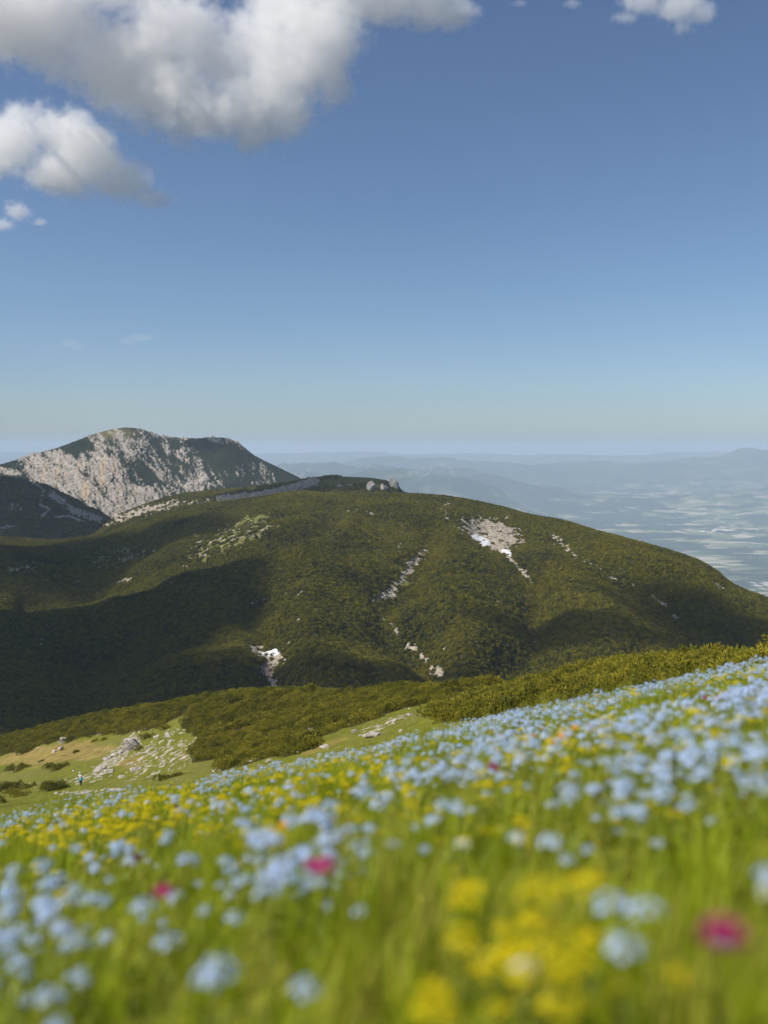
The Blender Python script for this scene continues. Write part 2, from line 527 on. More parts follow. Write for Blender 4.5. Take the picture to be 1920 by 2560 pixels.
bias = bias - .10 - 1.3 * np.exp(-((np.hypot((PXm - 560) / 50, (PYm - 1140) / 20))) ** 2)
rk = sstep(0.04, 0.20, bias + 0.95 * big + 0.85 * streak + 0.75 * fine)
crag = ridged(vw / 11, uw / 22, 6, 12, .62)
Z = Z + rk * (crag - .5) * 4.5 * (T < 1.0) + (1 - rk) * (fbm(X / 9, Y / 9, 3, 7) * 2.2 + 2.0) * (T < 1.02)
Z = Z + 10 * fbm(X / 260, Y / 260, 3, 31) * np.sin(np.clip(T, 0, 1) * np.pi) * 1.5
m, nt, b = new_mat('mountain_rock'); q = NB(nt)
rka = q.attr('rock'); och = q.attr('ochre')
n1 = q.noise(0.09, 6, 0.7); n2 = q.noise(0.02, 5, 0.6)
rc = q.ramp(n1, (0.32, (0.12, 0.10, 0.085)), (0.48, (0.30, 0.265, 0.225)), (0.72, (0.49, 0.45, 0.40)))
rc = q.mix(och, rc, (0.46, 0.32, 0.18))
gc = q.ramp(n2, (0.35, (0.008, 0.013, 0.007)), (0.65, (0.020, 0.026, 0.009)))
gc = q.mix(q.attr('grass'), gc, (0.15, 0.13, 0.04))
c = q.mix(rka, gc, rc)
q.l(c, b.inputs['Base Color']); b.inputs['Roughness'].default_value = 0.95; b.inputs['Specular IOR Level'].default_value = 0.05
q.l(q.bump(n1, 8.0, 0.9), b.inputs['Normal'])
och = sstep(.15, .5, fbm(PXm / 16 + PYm / 60, PYm / 80, 4, 44)) * np.exp(-(np.hypot((PXm - 225) / 110, (PYm - 1215) / 60)) ** 2) * 1.2
gs = np.exp(-(np.hypot((PXm - 285) / 55, (PYm - 1085) / 14)) ** 2) * .9
Sheet(X, Y, Z).build('mountain', m, {'rock': rk, 'ochre': np.clip(och, 0, 1), 'grass': gs},
                     label='grey limestone mountain with pine patches rising behind the green hill', cat='mountain')

# ------------------------------------------------------------------ spur in front of the mountain foot
def scree_attr(PX, PY, items, seed, sx=6.0):
    """rock mask in [0,1] from ellipses (px,py,rx,ry,angle,strength) and polylines"""
    a = np.zeros_like(PX)
    for it in items:
        if it[0] == 'e':
            _, cx, cy, rx, ry, an, st = it
            c, s = math.cos(R(an)), math.sin(R(an)); dx, dy = PX - cx, PY - cy
            d = np.hypot((dx * c + dy * s) / rx, (-dx * s + dy * c) / ry)
            a = np.maximum(a, st * (1 - sstep(.45, 1.25, d)))
        else:
            _, line, wd, st = it
            a = np.maximum(a, st * (1 - sstep(.3 * wd, 1.3 * wd, seg_dist(PX, PY, line))))
    return a

cols = np.linspace(-700, 900, 640)
X, Y, Z, T = slope_sheet(
    [(-700, 1150, 2050), (-200, 1172, 1950), (0, 1192, 1900), (60, 1200, 1880), (110, 1212, 1860), (160, 1236, 1830), (220, 1266, 1800), (280, 1300, 1760), (330, 1325, 1730), (450, 1365, 1680), (900, 1420, 1600)],
    [(-700, 1480), (900, 1400)], -0.14, cols, 240, (400, 30), 1.2, 500)
Z = Z + (6 * fbm(X / 90, Y / 90, 4, 51) + 2.2 * fbm(X / 14, Y / 14, 3, 52)) * np.clip((1.05 - T) * 3, 0.15, 1)
PXs, PYs = px_of(X, Y, Z)
a = scree_attr(PXs, PYs, [('l', [(75, 1200), (110, 1225), (100, 1262), (125, 1272), (105, 1290)], 4, .8), ('l', [(130, 1235), (180, 1275), (250, 1300)], 13, .75),
                          ('l', [(135, 1292), (175, 1290), (215, 1308)], 4, .8), ('e', 35, 1270, 30, 18, 0, .5), ('e', 20, 1318, 30, 7, -8, .6)], 5)
rk2 = sstep(.45, .62, a + .5 * fbm(PXs / 7, PYs / 5, 4, 55))
sp_sheet = Sheet(X, Y, Z)
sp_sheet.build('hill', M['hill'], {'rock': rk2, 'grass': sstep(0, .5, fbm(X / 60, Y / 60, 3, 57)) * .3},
               label='dark shaded spur at the foot of the rocky mountain', cat='hill')
SPUR = (sp_sheet, rk2, T)

# ------------------------------------------------------------------ back ridge of the green hill (grassy top with outcrops)
cols = np.linspace(-500, 1500, 1000)
X, Y, Z, T = slope_sheet(
    [(-500, 1420, 1500), (100, 1380, 1480), (240, 1335, 1470), (262, 1316, 1465), (289, 1296, 1460), (360, 1264, 1440), (463, 1236, 1430), (560, 1226, 1420), (650, 1217, 1400), (746, 1203, 1380), (800, 1194, 1370), (836, 1191, 1360),
     (900, 1193, 1350), (960, 1199, 1340), (985, 1212, 1330), (1010, 1233, 1320), (1060, 1250, 1310), (1200, 1320, 1290), (1500, 1440, 1250)],
    [(-500, 1150), (1500, 1180)], -0.10, cols, 240, (300, 30), 1.6, 260)
PXb, PYb = px_of(X, Y, Z)
Z = Z + 1.3 * fbm(X / 16, Y / 16, 3, 61) * np.clip((1.1 - T) * 4, .1, 1)
PXb, PYb = px_of(X, Y, Z)
a = scree_attr(PXb, PYb, [('l', [(262, 1310), (340, 1285), (440, 1262)], 14, .66), ('l', [(550, 1250), (640, 1243), (720, 1226), (790, 1205)], 12, .92),
                          ('l', [(440, 1262), (560, 1252)], 7, .5), ('l', [(840, 1218), (880, 1216)], 3, .7)], 7)
rkb = sstep(.45, .6, a + .55 * fbm(PXb / 8, PYb / 5, 4, 64))
Z = Z + rkb * (ridged(X / 9, Y / 9, 4, 66) - .4) * 2.6
ridge_sheet = Sheet(X, Y, Z)
gb = sstep(-.1, .3, fbm(X / 40, Y / 40, 3, 68) - .3 + 1.0 * np.exp(-(np.hypot((PXb - 880) / 110, (PYb - 1200) / 14)) ** 2))
ridge_sheet.build('hill', M['hill'], {'rock': rkb, 'grass': gb}, label='farther grassy crest with grey outcrops behind the pine hill', cat='hill')
BACK = (ridge_sheet, rkb, gb, T)

# ------------------------------------------------------------------ the green hill
cols = np.linspace(-800, 2800, 1150)
X, Y, Z, T = slope_sheet(
    [(-800, 1420, 1300), (-400, 1385, 1270), (0, 1345, 1240), (133, 1352, 1230), (250, 1338, 1215), (320, 1315, 1210), (470, 1268, 1190), (560, 1255, 1170), (660, 1242, 1150), (755, 1230, 1130), (830, 1236, 1110), (920, 1237, 1090), (1015, 1236, 1070),
     (1100, 1241, 1045), (1250, 1268, 1010), (1330, 1290, 995), (1400, 1302, 980), (1480, 1326, 960), (1550, 1345, 940), (1620, 1364, 920), (1690, 1385, 900), (1750, 1408, 882), (1790, 1432, 870), (1820, 1458, 862),
     (1860, 1480, 852), (1920, 1502, 845), (2100, 1570, 820), (2500, 1690, 780), (2800, 1740, 750)],
    [(-800, 520), (2800, 470)], -0.31, cols, 520, (350, 40), 1.45, 420)
PXh, PYh = px_of(X, Y, Z)
fade = np.clip((1.0 - T) * 6, 0.0, 1) * np.clip(T * 8, 0, 1)
dz = np.zeros_like(X)
for line, wd, dep in [
    ([(1200, 1320), (1290, 1400), (1335, 1460), (1345, 1600), (1230, 1700)], 46, -9),
    ([(1085, 1330), (1045, 1400), (960, 1490), (970, 1560), (1050, 1640), (1120, 1720)], 46, -10),
    ([(830, 1300), (690, 1385), (567, 1416), (290, 1457), (60, 1500)], 30, -13),
    ([(860, 1335), (720, 1425), (560, 1462), (300, 1500)], 45, 8),
    ([(640, 1560), (690, 1640), (680, 1740)], 50, -9),
    ([(800, 1480), (760, 1620), (820, 1720)], 70, 7),
    ([(1385, 1340), (1490, 1415), (1620, 1490), (1760, 1590)], 36, -6),
    ([(1150, 1480), (1180, 1600), (1150, 1720)], 60, 6),
    ([(1460, 1450), (1560, 1540), (1500, 1680)], 70, 6),
    ([(560, 1290), (440, 1380), (240, 1420)], 45, -6),
    ([(330, 1560), (200, 1680)], 80, -9),
]:
    dz += dep * np.exp(-(seg_dist(PXh, PYh, line) / wd) ** 2)
dz = dz + 11 * fbm(X / 150, Y / 150, 3, 71) + 1.6 * fbm(X / 40, Y / 40, 3, 73)
Z = Z + 1.45 * dz * fade
PXh, PYh = px_of(X, Y, Z)
SCREE = [
    ('e', 1228, 1332, 104, 42, 16, .96), ('l', [(1180, 1325), (1215, 1360), (1265, 1378), (1275, 1395)], 13, 1.0),
    ('l', [(1265, 1370), (1310, 1352)], 9, .8), ('l', [(1275, 1395), (1300, 1425), (1332, 1458)], 7, .85), ('l', [(1300, 1425), (1318, 1428)], 6, .8),
    ('e', 1265, 1295, 9, 6, 0, .8), ('e', 1295, 1325, 18, 9, 30, .8), ('e', 1113, 1263, 24, 13, -10, .62), ('l', [(1113, 1270), (1120, 1300)], 6, .55),
    ('l', [(1058, 1378), (1020, 1425), (985, 1472), (930, 1500)], 15, .80), ('l', [(1060, 1375), (1028, 1432)], 7, .9), ('l', [(1000, 1350), (998, 1385)], 5, .65),
    ('e', 980, 1490, 30, 9, -25, .9), ('e', 928, 1285, 22, 5, 6, .85), ('e', 872, 1280, 7, 5, 0, .8), ('e', 893, 1276, 9, 4, 0, .6),
    ('l', [(1378, 1338), (1400, 1350), (1432, 1392), (1460, 1402), (1490, 1418)], 11, .78), ('e', 1450, 1360, 12, 22, -20, .6), ('l', [(1520, 1443), (1536, 1448)], 6, .85), ('l', [(1575, 1462), (1592, 1472)], 6, .85),
    ('l', [(1630, 1490), (1665, 1512)], 5, .75), ('e', 1690, 1542, 11, 8, 30, .85), ('e', 1797, 1466, 22, 12, 40, .72),
    ('l', [(955, 1548), (985, 1570), (1003, 1600), (1015, 1603)], 6, .8), ('l', [(1020, 1612), (1042, 1628), (1062, 1650)], 11, .9), ('e', 1090, 1680, 26, 19, 30, .95),
    ('e', 640, 1625, 32, 20, 20, .92), ('l', [(690, 1640), (672, 1680), (682, 1712)], 27, .95), ('l', [(695, 1635), (712, 1610), (735, 1600)], 5, .9),
    ('e', 312, 1451, 26, 8, -14, .95), ('e', 428, 1457, 9, 5, 0, .85), ('e', 193, 1455, 10, 6, 0, .8), ('e', 115, 1452, 8, 6, 0, .8),
    ('e', 110, 1605, 16, 12, 0, .62), ('e', 200, 1575, 12, 6, 0, .68), ('e', 1240, 1500, 14, 8, -30, .62), ('l', [(1305, 1510), (1308, 1545)], 6, .55),
    ('e', 1335, 1610, 6, 12, 20, .6), ('e', 1278, 1668, 10, 8, 0, .7), ('e', 640, 1508, 18, 5, -10, .6), ('e', 755, 1480, 6, 6, 0, .7), ('e', 590, 1495, 8, 4, 0, .7),
    ('e', 60, 1420, 45, 14, -5, .55), ('e', 300, 1393, 105, 26, -14, .46), ('e', 505, 1370, 34, 36, -20, .44), ('e', 460, 1415, 22, 14, -20, .45), ('e', 595, 1330, 95, 30, -24, .40), ('e', 648, 1325, 45, 22, -20, .40),
]
aS = scree_attr(PXh, PYh, SCREE, 3)
speck = fbm(X / 4.5, Y / 6.5, 4, 81, .65)
rkh = sstep(.58, .70, aS + .95 * speck) * (T < 1.05)
GRASSY = [('e', 1225, 1335, 110, 50, 14, .8), ('e', 300, 1393, 130, 36, -14, .9), ('e', 505, 1370, 55, 50, -20, .85), ('e', 610, 1328, 130, 48, -24, .95), ('e', 1010, 1430, 55, 60, -40, .75),
          ('l', [(1310, 1505), (1300, 1545)], 11, .8), ('l', [(1262, 1600), (1255, 1640), (1228, 1695)], 8, .9), ('l', [(1375, 1335), (1500, 1420), (1640, 1500)], 15, .7), ('e', 700, 1420, 10, 6, 0, .9),
          ('e', 1080, 1500, 14, 10, 0, .7), ('e', 560, 1490, 16, 6, 0, .8), ('l', [(640, 1600), (700, 1600)], 18, .6), ('e', 60, 1420, 70, 24, -5, .75), ('e', 1115, 1262, 35, 20, 0, .8), ('e', 1400, 1560, 10, 8, 0, .5)]
aG = scree_attr(PXh, PYh, GRASSY, 4)
grh = sstep(.5, .72, aG * .85 + .8 * fbm(X / 8, Y / 13, 4, 85, .65) - .12)
hill_sheet = Sheet(X, Y, Z)
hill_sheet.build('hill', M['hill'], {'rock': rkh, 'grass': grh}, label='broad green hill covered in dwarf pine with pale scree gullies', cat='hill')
HILL = (hill_sheet, rkh, grh, T)

# ------------------------------------------------------------------ ground under the viewer: meadow slope and the spur below it
HG, AX, BY, KY = 0.41, 0.193, 0.268, 0.0011
def edge_s(px):                       # apparent slope of the meadow's edge
    return -(np.interp(px, [-900, 0, 300, 560, 800, 960, 1100, 1300, 1500, 1700, 1920, 2900], [2180, 2012, 1960, 1905, 1850, 1812, 1775, 1745, 1712, 1685, 1645, 1460]) - HZ) / F
CREST = [(-900, 1930, 400), (-300, 1880, 360), (0, 1840, 335), (150, 1800, 318), (300, 1770, 300), (420, 1748, 285), (560, 1726, 268), (700, 1718, 250), (850, 1719, 228), (1000, 1716, 205), (1150, 1702, 180),
         (1300, 1688, 155), (1420, 1672, 138), (1520, 1648, 125), (1650, 1632, 112), (1800, 1634, 98), (1920, 1632, 90), (2300, 1560, 75), (2900, 1440, 60)]
BUSH_H = 1.6
def meadow_z(x, y):
    z = -HG + AX * x - BY * y - KY * np.where(y > 0, y * y, 0)
    return z + 0.05 * fbm(x / 1.7, y / 1.7, 3, 91) * np.clip(np.abs(y) / 3, .25, 1) + .30 * fbm(x / 6, y / 7, 3, 93) * sstep(3, 12, y)
def ground_grid(px, y):
    """px: columns; y: rows (log spaced from 24 m outwards)"""
    PX, Yq = np.meshgrid(px, y)
    Xq = (PX - 960) / F * Yq
    pc = np.clip(PX, -900, 2900)
    se = edge_s(pc)
    yc = pchip([c[0] for c in CREST], [c[2] for c in CREST], pc)
    pyc = pchip([c[0] for c in CREST], [c[1] for c in CREST], pc)
    sc = (HZ - pyc) / F - BUSH_H / yc
    yn = yc * np.interp(pc, [0, 300, 700, 1100, 1500, 1920], [.42, .46, .5, .52, .6, .7])
    y0 = 24.0
    s0 = meadow_z((PX - 960) / F * y0, y0) / y0
    Z = np.zeros_like(PX)
    # knots in distance: y0 -> hidden dip -> first visible -> crest -> falling away
    ym = np.sqrt(y0 * yn)
    sm = se - 0.035
    zs = [s0 * y0, sm * ym, (se - .006) * yn, (sc - .35 * (sc - se)) * (.62 * yc + .38 * yn), sc * yc, (sc - .055) * yc * 1.22, (sc - .15) * yc * 1.6]
    yk = [y0 * np.ones_like(PX), ym, yn, .62 * yc + .38 * yn, yc, 1.22 * yc, 1.6 * yc]
    zs[3] = (se + (sc - se) * .60) * yk[3]
    d = [(zs[i + 1] - zs[i]) / (yk[i + 1] - yk[i]) for i in range(6)]
    mm = [d[0]] + [.5 * (d[i - 1] + d[i]) for i in range(1, 6)] + [d[5]]
    mm[0] = -BY - 2 * KY * y0 + AX * (PX - 960) / F
    for i in range(6):
        h = yk[i + 1] - yk[i]; t = (Yq - yk[i]) / h
        inside = (t >= 0) & ((t < 1) | (i == 5))
        t = np.clip(t, 0, 1.3); t2 = t * t; t3 = t2 * t
        z = (2 * t3 - 3 * t2 + 1) * zs[i] + (t3 - 2 * t2 + t) * h * mm[i] + (-2 * t3 + 3 * t2) * zs[i + 1] + (t3 - t2) * h * mm[i + 1]
        Z = np.where(inside, z, Z)
    over = Yq > yk[6]
    Z = np.where(over, zs[6] - .42 * (Yq - yk[6]), Z)
    far = sstep(30, 90, Yq)
    Z = Z + far * (1.0 * fbm(Xq / 26, Yq / 26, 3, 95) + .35 * fbm(Xq / 5, Yq / 5, 3, 97))
    return Xq, Yq, Z, yc

m, nt, b = new_mat('alpine_turf'); q = NB(nt)
nA = q.noise(0.35, 5, .6); nB = q.noise(3.0, 5, .65); nC = q.noise(0.05, 4, .6)
c = q.ramp(nB, (0.3, (0.080, 0.095, 0.010)), (0.55, (0.16, 0.165, 0.014)), (0.8, (0.25, 0.235, 0.03)))
c = q.mix(q.math('MULTIPLY', q.thr(q.noise(.8, 4, .7), .45, .62), .6), c, (0.055, 0.065, 0.012))
c = q.mix(q.thr(nC, .45, .7), c, q.ramp(nB, (0.3, (0.10, 0.11, 0.02)), (0.7, (0.22, 0.19, 0.06))))
dry = q.attr('dry')
c = q.mix(dry, c, q.ramp(nA, (0.3, (0.13, 0.09, 0.03)), (0.5, (0.25, 0.18, 0.055)), (0.75, (0.28, 0.24, 0.07))))
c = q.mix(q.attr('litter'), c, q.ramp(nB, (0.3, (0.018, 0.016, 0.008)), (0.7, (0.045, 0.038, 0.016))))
c = q.mix(q.attr('stone'), c, q.ramp(nB, (0.3, (0.22, 0.18, 0.13)), (0.7, (0.55, 0.50, 0.43))))
q.l(c, b.inputs['Base Color']); b.inputs['Roughness'].default_value = 0.95; b.inputs['Specular IOR Level'].default_value = 0.1
q.l(q.bump(nB, 0.15, 0.7), b.inputs['Normal'])
M['turf'] = m

# near meadow (rectangular grid, finer near the viewer)
tx = np.linspace(-1, 1, 260); ty = np.linspace(0, 1, 260)
gx = np.sinh(tx * 3.2) / np.sinh(3.2) * 30; gy = -7 + 31.0 * (np.sinh((ty - .35) * 4) - np.sinh(-.35 * 4)) / (np.sinh(.65 * 4) - np.sinh(-.35 * 4))
Xn, Yn = np.meshgrid(gx, gy)
Zn = meadow_z(Xn, Yn)
near_sheet = Sheet(Xn, Yn, Zn)
zero = np.zeros_like(Xn)
near_sheet.build('ground', M['turf'], {'dry': zero, 'stone': zero}, label='steep flowering alpine meadow slope in front', cat='ground')
near_sheet.PX, near_sheet.PY = px_of(Xn, np.maximum(Yn, .05), Zn + .14)

# spur below the meadow
pxs = np.linspace(-1500, 3400, 1250); yr_ = np.geomspace(24, 560, 460)
Xf, Yf, Zf, YC = ground_grid(pxs, yr_)
gsheet = Sheet(Xf, Yf, Zf)
gPX, gPY = gsheet.PX, gsheet.PY
dry = scree_attr(gPX, gPY, [('e', 130, 1885, 190, 30, -8, 1.0), ('e', 230, 1882, 70, 26, -10, 1.0), ('e', 330, 1905, 60, 22, -15, .8), ('e', 60, 1910, 90, 20, 0, .7), ('e', 820, 1862, 100, 14, -20, .75), ('e', 480, 1880, 60, 30, -20, .55)], 1)
dry = .85 * sstep(.45, .95, dry + .5 * fbm(Xf / 7, Yf / 10, 4, 101))
stn = scree_attr(gPX, gPY, [('l', [(245, 1935), (275, 1905), (310, 1875), (335, 1850)], 24, .75), ('e', 400, 1890, 120, 55, -20, .52), ('e', 220, 1945, 70, 14, -10, .6), ('e', 160, 1850, 40, 9, -10, .6),
                            ('l', [(540, 1925), (620, 1898), (700, 1875)], 9, .75), ('l', [(900, 1835), (1020, 1790)], 12, .5), ('l', [(480, 1830), (300, 1820)], 10, .45), ('l', [(150, 1985), (230, 1978), (310, 1972)], 5, .7)], 1)
stn = sstep(.66, .8, stn + .9 * fbm(Xf / 1.3, Yf / 2.2, 4, 103, .7))
terrain_ob = gsheet.build('terrain', M['turf'], {'dry': dry, 'stone': stn}, label='grassy spur with dry turf and stones below the flower meadow', cat='terrain')

# interpolated height of the spur at a picture position
def spur_point(px, py):
    j = int(round((px - pxs[0]) / (pxs[1] - pxs[0])))
    col = gPY[:, j]
    lo = np.nonzero(yr_ > 55)[0][0]
    ic = np.nonzero(yr_ > YC[0, j] * 1.02)[0][0]
    k = lo + int(np.argmin(np.abs(col[lo:ic] - py)))
    return np.array([Xf[k, j], Yf[k, j], Zf[k, j]])

# ------------------------------------------------------------------ clouds
def cloud(name, blobs, y0, seed, label, dens=0.010, voxel=9.0, fill=.0, amp=1.0, soft=0.42, nscale=300.0, depth=0.8, flat=None, detail=7.0):
    """blobs: (px, py, rx, ry) in picture measure at distance y0, turned into real ellipsoids"""
    k = y0 / F
    C = [(*pt(px, py, y0), rx * k, min(rx, ry) * 1.0 * k * depth + .25 * rx * k, ry * k) for px, py, rx, ry in blobs]
    rng = np.random.default_rng(seed)
    C = [(x, y + rng.uniform(-.5, .5) * d, z, a, d, h) for x, y, z, a, d, h in C]
    mn = np.array([min(c[i] - 1.35 * c[i + 3] for c in C) for i in range(3)])
    mx = np.array([max(c[i] + 1.35 * c[i + 3] for c in C) for i in range(3)])
    vol = bpy.data.volumes.new(name)
    o = link(bpy.data.objects.new(name, vol))
    g = bpy.data.node_groups.new(name + '_nodes', 'GeometryNodeTree')
    g.interface.new_socket('Geometry', in_out='INPUT', socket_type='NodeSocketGeometry')
    g.interface.new_socket('Geometry', in_out='OUTPUT', socket_type='NodeSocketGeometry')
    N = g.nodes; L = g.links
    N.new('NodeGroupInput'); go = N.new('NodeGroupOutput')
    pos = N.new('GeometryNodeInputPosition').outputs[0]
    def vm(op, a, b=None):
        n = N.new('ShaderNodeVectorMath'); n.operation = op
        for i, v in ((0, a), (1, b)):
            if v is None: continue
            if isinstance(v, tuple): n.inputs[i].default_value = v
            else: L.new(v, n.inputs[i])
        return n
    def mt(op, a, b=0.0, clamp=False):
        n = N.new('ShaderNodeMath'); n.operation = op; n.use_clamp = clamp
        for i, v in ((0, a), (1, b)):
            if isinstance(v, (int, float)): n.inputs[i].default_value = v
            else: L.new(v, n.inputs[i])
        return n.outputs[0]
    def nz(scale, det, off, rough=.6):
        n = N.new('ShaderNodeTexNoise'); L.new(vm('ADD', pos, tuple(float(t) for t in off)).outputs[0], n.inputs['Vector'])
        n.inputs['Scale'].default_value = 1.0 / scale; n.inputs['Detail'].default_value = det; n.inputs['Roughness'].default_value = rough
        return n.outputs[0]
    f = None
    for x, y, z, a, d, h in C:
        dd = vm('LENGTH', vm('MULTIPLY', vm('SUBTRACT', pos, (x, y, z)).outputs[0], (1 / a, 1 / d, 1 / h)).outputs[0]).outputs['Value']
        e = mt('SUBTRACT', 1.0, dd)
        if f is None: f = e
        else:
            n = N.new('ShaderNodeMath'); n.operation = 'SMOOTH_MAX'; L.new(f, n.inputs[0]); L.new(e, n.inputs[1]); n.inputs[2].default_value = 0.4
            f = n.outputs[0]
    off = rng.uniform(-5000, 5000, 3)
    n1 = mt('MULTIPLY', mt('SUBTRACT', nz(nscale, detail, off, .62), 0.5), amp * 2.2)
    n2 = mt('MULTIPLY', mt('SUBTRACT', nz(nscale * .26, 6.0, off + 999, .70), 0.5), amp * 1.35)
    n3 = mt('MULTIPLY', mt('SUBTRACT', nz(nscale * .10, 4.0, off + 333, .6), 0.5), amp * 1.1)
    f = mt('ADD', mt('ADD', mt('ADD', f, n1), n2), n3)
    den = mt('DIVIDE', mt('SUBTRACT', f, -fill), soft, clamp=True)
    den = mt('POWER', den, 1.6)
    vc = N.new('GeometryNodeVolumeCube')
    L.new(den, vc.inputs['Density'])
    vc.inputs['Min'].default_value = tuple(mn); vc.inputs['Max'].default_value = tuple(mx)
    for i, ax in enumerate('XYZ'):
        vc.inputs['Resolution ' + ax].default_value = int(max(16, min(430, (mx[i] - mn[i]) / voxel)))
    sm = N.new('GeometryNodeSetMaterial'); L.new(vc.outputs[0], sm.inputs[0])
    m = bpy.data.materials.new(name + '_vapour'); m.use_nodes = True
    nt = m.node_tree; nt.nodes.remove(nt.nodes['Principled BSDF'])
    pv = nt.nodes.new('ShaderNodeVolumePrincipled')
    pv.inputs['Color'].default_value = (0.97, 0.965, 0.96, 1)
    pv.inputs['Density'].default_value = dens
    pv.inputs['Anisotropy'].default_value = 0.0
    nt.links.new(pv.outputs[0], nt.nodes['Material Output'].inputs['Volume'])
    sm.inputs['Material'].default_value = m
    vol.materials.append(m)
    L.new(sm.outputs[0], go.inputs[0])
    o.modifiers.new('cloud', 'NODES').node_group = g
    tag(o, label, 'cloud', kind='thing')
    return o

cloud('cloud', [(-60, 60, 190, 130), (130, 60, 180, 110), (300, 150, 190, 130), (420, 240, 150, 110), (540, 290, 130, 85), (640, 260, 130, 110), (700, 150, 140, 120), (810, 110, 110, 120), (840, 210, 55, 65), (720, 300, 60, 60),
                (470, 70, 150, 110), (560, 150, 140, 100), (620, 110, 120, 90), (700, 20, 150, 70), (950, 0, 150, 55), (1090, 10, 110, 55), (620, 350, 60, 35), (240, -60, 240, 80), (880, -80, 250, 60)],
      3000, 3, 'largest white cumulus cloud along the top left of the sky', voxel=5, dens=.012)
cloud('cloud', [(40, 350, 110, 75), (150, 340, 100, 70), (230, 400, 95, 70), (300, 445, 85, 55), (375, 492, 55, 24), (170, 440, 120, 50), (-50, 400, 120, 60)],
      3300, 8, 'rounded white cloud below the largest one at the left edge', voxel=5, dens=.013, fill=.11)
cloud('cloud', [(45, 530, 48, 32), (0, 560, 55, 20), (95, 555, 28, 14)], 3500, 21, 'small white puff lowest of the clouds at the left edge', voxel=7, nscale=150, dens=.016)
cloud('cloud', [(1600, 10, 75, 35), (1690, 25, 70, 50), (1700, 75, 32, 22), (1560, 45, 50, 18), (1760, 30, 50, 30)], 3000, 30, 'thin torn white cloud at the top right of the sky', voxel=9, dens=.013, amp=1.0, nscale=180)
cloud('cloud', [(1300, 8, 26, 12), (1430, 10, 30, 14)], 3000, 33, 'faint wisp of cloud between the two top clouds', voxel=7, dens=.008, amp=.9, nscale=110)
cloud('cloud', [(168, 857, 26, 11), (190, 866, 20, 8)], 12000, 40, 'tiny faint cloud low over the mountain, left of a pair', voxel=9, nscale=200, dens=.0012)
cloud('cloud', [(355, 845, 40, 12), (320, 855, 30, 9)], 12000, 44, 'tiny faint cloud low over the mountain, right of a pair', voxel=9, nscale=200, dens=.0010)

# unseen clouds added left of the view, between sun and hill, to shade the slopes
mS = bpy.data.materials.new('cloud_vapour'); mS.use_nodes = True
mS.node_tree.nodes.remove(mS.node_tree.nodes['Principled BSDF'])
pv = mS.node_tree.nodes.new('ShaderNodeVolumePrincipled'); pv.inputs['Density'].default_value = 0.034; pv.inputs['Color'].default_value = (.97, .97, .98, 1)
mS.node_tree.links.new(pv.outputs[0], mS.node_tree.nodes['Material Output'].inputs['Volume'])
def shade_cloud(target, rx, ry, rz, height, seed, ang=0.0):
    c = Vector(target) + SUN_DIR * (height - target[2]) / SUN_DIR.z
    V, Fc = ico(5)
    off = Vector((seed * 13.1, seed * 7.7, 3.3))
    D = np.array([mnoise.fractal(Vector(v) * 1.6 + off, 0.8, 2.1, 6) for v in V])
    V = V * (1 + .38 * D)[:, None] * np.array([rx, ry, rz])
    V = rotz(V, ang) + np.array(c)
    o = obj_np('cloud', V, Fc, mS)
    tag(o, 'unseen grey cloud added left of the view to cast shade on the slopes', 'cloud', 'added shade clouds outside the view', kind='thing')
def on_hill(px, py):
    i = np.argmin(np.hypot(hill_sheet.PX - px, hill_sheet.PY - py) + 1e6 * (HILL[3] > 1))
    return (hill_sheet.X.flat[i], hill_sheet.Y.flat[i], hill_sheet.Z.flat[i])
shade_cloud(on_hill(120, 1640), 190, 130, 70, 620, 2, R(10))
shade_cloud(on_hill(110, 1745), 170, 50, 45, 620, 27, R(0))
shade_cloud(on_hill(380, 1600), 75, 60, 45, 620, 5)
shade_cloud(on_hill(150, 1400), 170, 130, 50, 620, 9)
shade_cloud(on_hill(1890, 1620), 60, 120, 40, 620, 12)
shade_cloud(on_hill(1420, 1570), 55, 30, 22, 620, 15)
shade_cloud(on_hill(1000, 1700), 60, 20, 20, 620, 16)
shade_cloud(pt(60, 1270, 1800), 330, 260, 80, 950, 18)
shade_cloud(pt(560, 1150, 2550), 60, 60, 40, 1000, 22)
shade_cloud(pt(780, 1225, 1340), 150, 60, 40, 760, 25)

# ------------------------------------------------------------------ haze
Vb = np.array([[x, y, z] for z in (-1312, 175) for y in (-400, 94000) for x in (-96000, 96000)], float)
Fb = np.array([[0, 2, 3, 1], [4, 5, 7, 6], [0, 1, 5, 4], [2, 6, 7, 3], [0, 4, 6, 2], [1, 3, 7, 5]])
mH = bpy.data.materials.new('haze'); mH.use_nodes = True
mH.node_tree.nodes.remove(mH.node_tree.nodes['Principled BSDF'])
pv = mH.node_tree.nodes.new('ShaderNodeVolumePrincipled')
pv.inputs['Density'].default_value = 6.6e-5
pv.inputs['Color'].default_value = (0.63, 0.78, 0.94, 1)
pv.inputs['Anisotropy'].default_value = 0.0
mH.node_tree.links.new(pv.outputs[0], mH.node_tree.nodes['Material Output'].inputs['Volume'])
tag(obj_np('haze', Vb, Fb, mH, smooth=False), 'blue summer haze over the valley', 'haze', kind='stuff')

